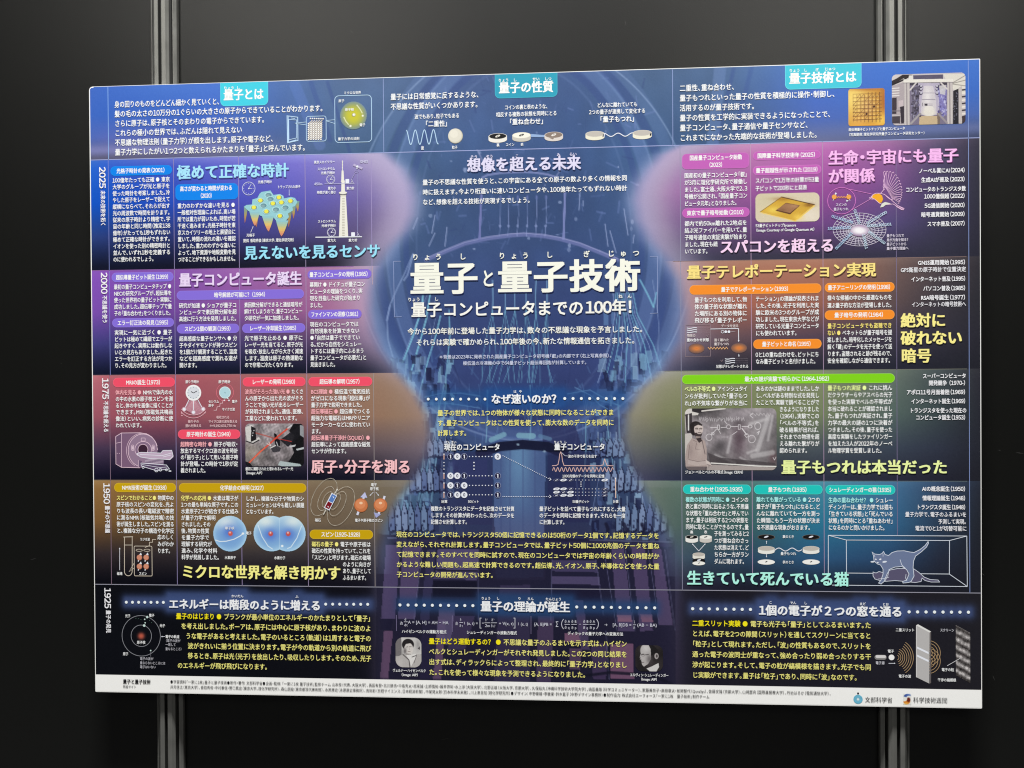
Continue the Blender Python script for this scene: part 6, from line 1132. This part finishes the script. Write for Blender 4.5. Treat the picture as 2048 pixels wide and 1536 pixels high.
# centre
headline(934, 330.5, 1162, '想像を超える未来', 30, (226, 222, 248), shadow=(40, 58, 120), ruby=((948, 314, 'そう'), (979, 313, 'ぞう'), (1034, 312, 'こ'), (1117, 309.5, 'み'), (1146, 308.5, 'らい')), rh=7.5)
para(845, 365, 404.5, 1254.5, 12.4, ['量子の不思議な性質を使うと、この宇宙にある全ての原子の数より多くの情報を同', '時に扱えます。今より桁違いに速いコンピュータや、100億年たってもずれない時計', ('など、想像を超える技術が実現するでしょう。', 1061)])
TI = (250, 251, 238)
headline(820, 557, 956, '量子', 68, TI, 'h', ((831, 514, 'り'), (854.5, 514, 'ょ'), (877, 513.5, 'う'), (925.5, 513, 'し')), (34, 44, 100), 14, 1.4)
headline(962, 557, 990.5, 'と', 38, TI, 'b', (), (34, 44, 100), 14, 1.2)
headline(994, 554, 1282, '量子技術', 68, TI, 'h', ((1004, 511.5, 'り'), (1028, 511.5, 'ょ'), (1051, 511, 'う'), (1099, 509.5, 'し'), (1173, 508, 'ぎ'), (1222, 507, 'じ'), (1246.5, 506.5, 'ゅ'), (1272, 506, 'つ')), (34, 44, 100), 14, 1.4)
headline(822, 619.5, 1168, '量子コンピュータまでの', 32, (252, 252, 244), 'b', ((828, 599, 'りょう'), (873, 598, 'し')), (34, 44, 100), 8.5, 1.1)
headline(1171, 614.5, 1282, '100年！', 31, (248, 248, 240), 'h', ((1241, 592.5, 'ね'), (1259, 592.5, 'ん')), (34, 44, 100), 8.5, 1.1)
para(815, 663, 685, 1287, 14.2, ['<今>から<100年前>に<登場>した<量子力学>は、<数々>の<不思議>な<現象>を<予言>しました。', ('それらは<実験>で<確>かめられ、<100年後>の<今>、<新>たな<情報通信>を<拓>きました。', 832, 1271)], 'm', (240, 244, 246), lead=(246, 247, 240))
caption([(878, 714, 1224, '＊背景は2023年に発表された国産量子コンピュータ初号機「叡」の内部です（右上写真参照）。', 8.8), (926, 726.5, 1174, '極低温の冷凍機の中で64量子ビット超伝導回路が計算しています。', 8.8)], 8.8, 'm', (208, 214, 238))
headline(982, 798, 1123, 'なぜ速いのか？', 21, (250, 252, 255), 'h', ((1030, 783, 'は'), (1041, 783, 'や')), (20, 60, 120), 6.2, 0.9)
YE = (248, 242, 140)
para(875, 826, 866, 1228, 13, ['量子の世界では、1つの物体が様々な状態に同時になることができま', ('す。量子コンピュータはこの性質を使って、膨大な数のデータを同時に', 1228), ('計算します。', 934)], 'm', YE)
headline(888, 894, 1000.5, '現在のコンピュータ', 14.5, WH, 'b', ((901, 884.5, 'げんざい'),), (20, 24, 60), 6, 0.8)
headline(1108, 893.5, 1210.5, '量子コンピュータ', 14.5, WH, 'b', ((1116, 884, 'りょう'), (1131, 884, 'し')), (20, 24, 60), 5.5, 0.8)
caption([(882.5, 1003, 895, '計算', 6.6), (936, 1003, 958, '50ビット', 6.6), (1145, 1003, 1179, '50量子ビット', 6.6), (1226, 1003, 1237, '計算', 6.6), (1136, 912.5, 1194, '波の干渉で答えを出す', 7), (1124.5, 952, 1209, '1000兆個のデータを同時に記憶', 7)], 7)
para(861.5, 1017, 1043.5, 1029, 10.4, ['複数のトランジスタにデータを記憶させて計算', 'します。その計算が終わったら、次のデータを', ('記憶させ計算します。', 935)])
para(1078.5, 1017.5, 1044, 1251, 10.4, ['量子ビットを並べて量子もつれにすると、大量', 'のデータを同時に記憶できます。それらを一度', ('に計算します。', 1130)])
para(792.5, 1068.5, 1148.5, 1318.5, 12.6, ['現在のコンピュータでは、トランジスタ50個に記憶できるのは50桁のデータ1個です。記憶するデータを', '変えながら、それぞれ計算します。量子コンピュータでは、量子ビット50個に1000兆個のデータを重ね', 'て記憶できます。そのすべてを同時に試すので、現在のコンピュータでは宇宙の年齢くらいの時間がか', 'かるような難しい問題も、超高速で計算できるのです。超伝導、光、イオン、原子、半導体などを使った量', ('子コンピュータの開発が進んでいます。', 987)], 'm', YE)

# bottom row
headline(337.5, 1207.5, 642, 'エネルギーは階段のように増える', 21.5, (250, 252, 255), 'h', ((475, 1192, 'かいだん'), (594, 1193, 'ふ')), (70, 90, 140), 6.2, 0.8)
headline(961, 1212, 1140.5, '量子の理論が誕生', 22.5, (250, 252, 255), 'h', ((972, 1196.5, 'りょう'), (996, 1196.5, 'し'), (1039, 1197, 'り'), (1061, 1197.5, 'ろん'), (1107, 1198, 'たんじょう')), (50, 80, 130), 6.4, 0.8)
headline(1517.5, 1220, 1805, '1個の電子が２つの窓を通る', 22.5, (250, 252, 255), 'h', ((1541, 1204.5, 'こ'), (1586, 1205.5, 'でん'), (1611, 1206, 'し'), (1725, 1207.5, 'まど'), (1771, 1208.5, 'とお')), (70, 90, 140), 6.2, 0.8)
YL = (255, 240, 30)
para(352, 1232, 1330.5, 742, 13.2, ['<量子のはじまり ●> プランクが最小単位のエネルギーのかたまりとして「量子」', ('を考え出しました。ボーアは、原子には中心に原子核があり、まわりに波のよ', 362, 742), ('うな電子があると考えました。電子のいるところ（軌道）は1周すると電子の', 371, 742), ('波がきれいに揃う位置に決まります。電子が今の軌道から別の軌道に飛び', 375, 742), ('移るとき、原子は光（光子）を放出したり、吸収したりします。そのため、光子', 375, 742), ('のエネルギーが飛び飛びになります。', 354, 535)], 'm', YE, lead=YL)
para(857.5, 1282, 1344, 1254, 13.2, ['<量子はどう運動するの？ ●> 不思議な量子のふるまいを示す式は、ハイゼン', 'ベルクとシュレーディンガーがそれぞれ発見しました。この2つの同じ結果を', '出す式は、ディラックらによって整理され、最終的に「量子力学」となりまし', ('た。これを使って様々な現象を予測できるようになりました。', 1172)], 'm', YE, lead=YL)
para(1384, 1246, 1349.5, 1742, 13.2, ['<二重スリット実験 ●> 電子も光子も「量子」としてふるまいます。た', 'とえば、電子を2つの隙間（スリット）を通してスクリーンに当てると', '「粒子」として現れます。ただし、「波」の性質もあるので、スリットを', '通った電子の波同士が重なって、強め合ったり弱め合ったりする干', '渉が起こります。そして、電子の粒が縞模様を描きます。光子でも同', ('じ実験ができます。量子は「粒子」であり、同時に「波」なのです。', 1715)], 'm', YE, lead=YL)
caption([(250.5, 1231.5, 261, '光子', 7), (298, 1230.5, 309, '電子', 7), (319.5, 1251, 330.5, '光子', 7), (274, 1284.5, 291, '原子核', 7), (246, 1307.5, 257, '原子', 7), (331, 1273, 359, '電子の軌道', 7)], 7)
caption([(331, 1281, 361, '（電子の波が', 6.6), (331, 1289, 352, '一周して', 6.6), (331, 1297.5, 364, '重なるところ）', 6.6), (280, 1317, 307, '電子の波が', 6.6), (280, 1325.5, 331, '重ならないところには', 6.6), (280, 1333.5, 312, '電子はいない', 6.6)], 6.6, 'r', (215, 215, 225))
caption([(803.5, 1262.5, 893, 'ハイゼンベルクの運動方程式', 7.6), (933, 1264.5, 1034, 'シュレーディンガーの波動方程式', 7.6), (1135, 1266.5, 1246.5, 'ディラックの量子力学への変換方法', 7.6), (785.5, 1340.5, 852, 'ヴェルナー・ハイゼンベルク', 7), (802, 1349, 837, '（Image: AIP）', 7), (1260, 1349.5, 1337, 'エルヴィン・シュレーディンガー', 7), (1281, 1358, 1315, '（Image: AIP）', 7)], 7)
MI = (222, 224, 238)
caption([(800, 1246, 809, 'iħ', 9), (809, 1238, 812.5, 'd', 7.5), (808, 1249.5, 815.5, 'dt', 7.5), (816, 1244, 897, 'A = [A, H] = AH − HA', 9), (911, 1246.5, 919, 'iħ', 9), (920, 1239, 924, '∂', 7.5), (919, 1251, 925.5, '∂t', 7.5), (926, 1246, 956, 'ψ(x, t) =', 8.5), (971, 1239.5, 977, 'ħ²', 7.5), (970, 1251, 980, '2m', 7.5), (983, 1239.5, 991.5, '∂²', 7.5), (982, 1251.5, 994, '∂x²', 7.5), (997.5, 1246.5, 1027.5, '+ V(x, t)', 9), (1034, 1247.5, 1056, 'ψ(x, t)', 9),
         (1068, 1248, 1104, '{A, B}PB =', 9), (1111, 1248, 1120, 'Σ', 15), (1129, 1242.5, 1140, '∂A', 7.5), (1129, 1254.5, 1139, '∂q', 7.5), (1142.5, 1242.5, 1153, '∂B', 7.5), (1142.5, 1255, 1153, '∂p', 7.5), (1158, 1248, 1162, '−', 8), (1166, 1242.5, 1177, '∂B', 7.5), (1166, 1255, 1176, '∂q', 7.5), (1179, 1242.5, 1190, '∂A', 7.5), (1179, 1255, 1190, '∂p', 7.5), (1208, 1249, 1216, '→', 8), (1225, 1249, 1263, '[A, B]DB =', 9), (1267.5, 1243.5, 1270, '1', 7), (1266.5, 1255, 1272, 'iħ', 7.5), (1274, 1249.5, 1314, '(AB − BA)', 9)], 9, 'r', MI, 'formula_text', joined=True)
k = Ink()
for a, b_, y in ((808, 815.5, 1243.5), (919, 926, 1245), (969, 980.5, 1245.5), (982, 994, 1245.5), (1129, 1140, 1248.5), (1142.5, 1153.5, 1248.5), (1166, 1177, 1248.5), (1179, 1190.5, 1248.5), (1266, 1272, 1249.5)): k.line([(a, y), (b_, y)], 0.9, MI)
for x, sg in ((960, 1), (1030, -1)): k.line([(x+3*sg, 1236), (x, 1236), (x, 1256), (x+3*sg, 1256)], 1.1, MI)
for x, sg in ((1124, 1), (1196, -1)): k.line([(x+3*sg, 1238), (x, 1243), (x-sg, 1248), (x, 1253), (x+3*sg, 1258)], 1.1, MI)
k.line([(964, 1246), (968, 1246)], 1, MI)
for x, y0, y1 in ((793, 1230, 1262), (904.5, 1231, 1264), (1062, 1232, 1268)): k.line([(x, y0), (x, y1)], 0.8, (140, 130, 170))
k.build('formula_line', POSTER, 0.00034)
caption([(1791, 1259.5, 1829, '二重スリット', 7.2), (1775, 1302, 1788, '電子', 7), (1797, 1352, 1822, '電子の波', 7.2), (1883, 1339, 1908, '電子の粒', 7.2), (1875, 1359.5, 1912, '干渉の縞模様', 7.2)], 7)
caption([(1880, 1260, 1908, 'スクリーン', 7), (1751, 1325.5, 1769, '電子源', 6.8)], 7, 'm', (215, 215, 225))

# footer
FK = (28, 28, 32)
caption([(246, 1362.5, 301.5, '量子と量子技術', 9.4)], 9.4, 'b', FK, 'footer_text')
caption([(246, 1373, 273, '特設サイト', 6.8)], 7, 'r', FK, 'footer_text')
caption([(340.5, 1363, 1662.5, '●学習資料「一家に1枚」量子と量子技術●制作・著作：文部科学省●企画・監修：「一家に1枚 量子技術」監修チーム 山本俊（代表、大阪大学）、長田有登・北川勝浩・中島秀太・根来誠・土師慎祐・藤井啓祐・水上渉（大阪大学）、北野正雄（大阪大学、京都大学）、久保結丸（沖縄科学技術大学院大学）、嶋田義皓（科学コミュニケーター）、家藤美奈子・高椋章太・松岡智代（QunaSys）、佐藤文隆（京都大学）、山崎歴舟（国際基督教大学）、丹治はるか（電気通信大学）、', 7.6),
         (340.5, 1373.5, 1419, '井元信之（東京大学）、香取秀俊・中村泰信・野口篤史（東京大学、理化学研究所）、森山朋絵（東京都現代美術館）、永原康史（永原康史事務所）、古田彩（日経サイエンス、日本経済新聞）、中尾晃太郎（日本科学未来館）、川上恵里加（理化学研究所）●デザイン：中野豪雄・李敏楽・鈴木直子（中野デザイン事務所）●制作協力：株式会社エーフォース「一家に1枚　量子技術」制作チーム', 7.6)], 7.6, 'r', FK, 'footer_text')
caption([(1729.5, 1399, 1785, '文部科学省', 12)], 12, 'r', FK, 'logo_text')
caption([(1826, 1399.5, 1895, '科学技術週間', 12)], 12, 'r', (40, 40, 44), 'logo_text')

bpy.data.objects.remove(_o); bpy.data.curves.remove(_c)
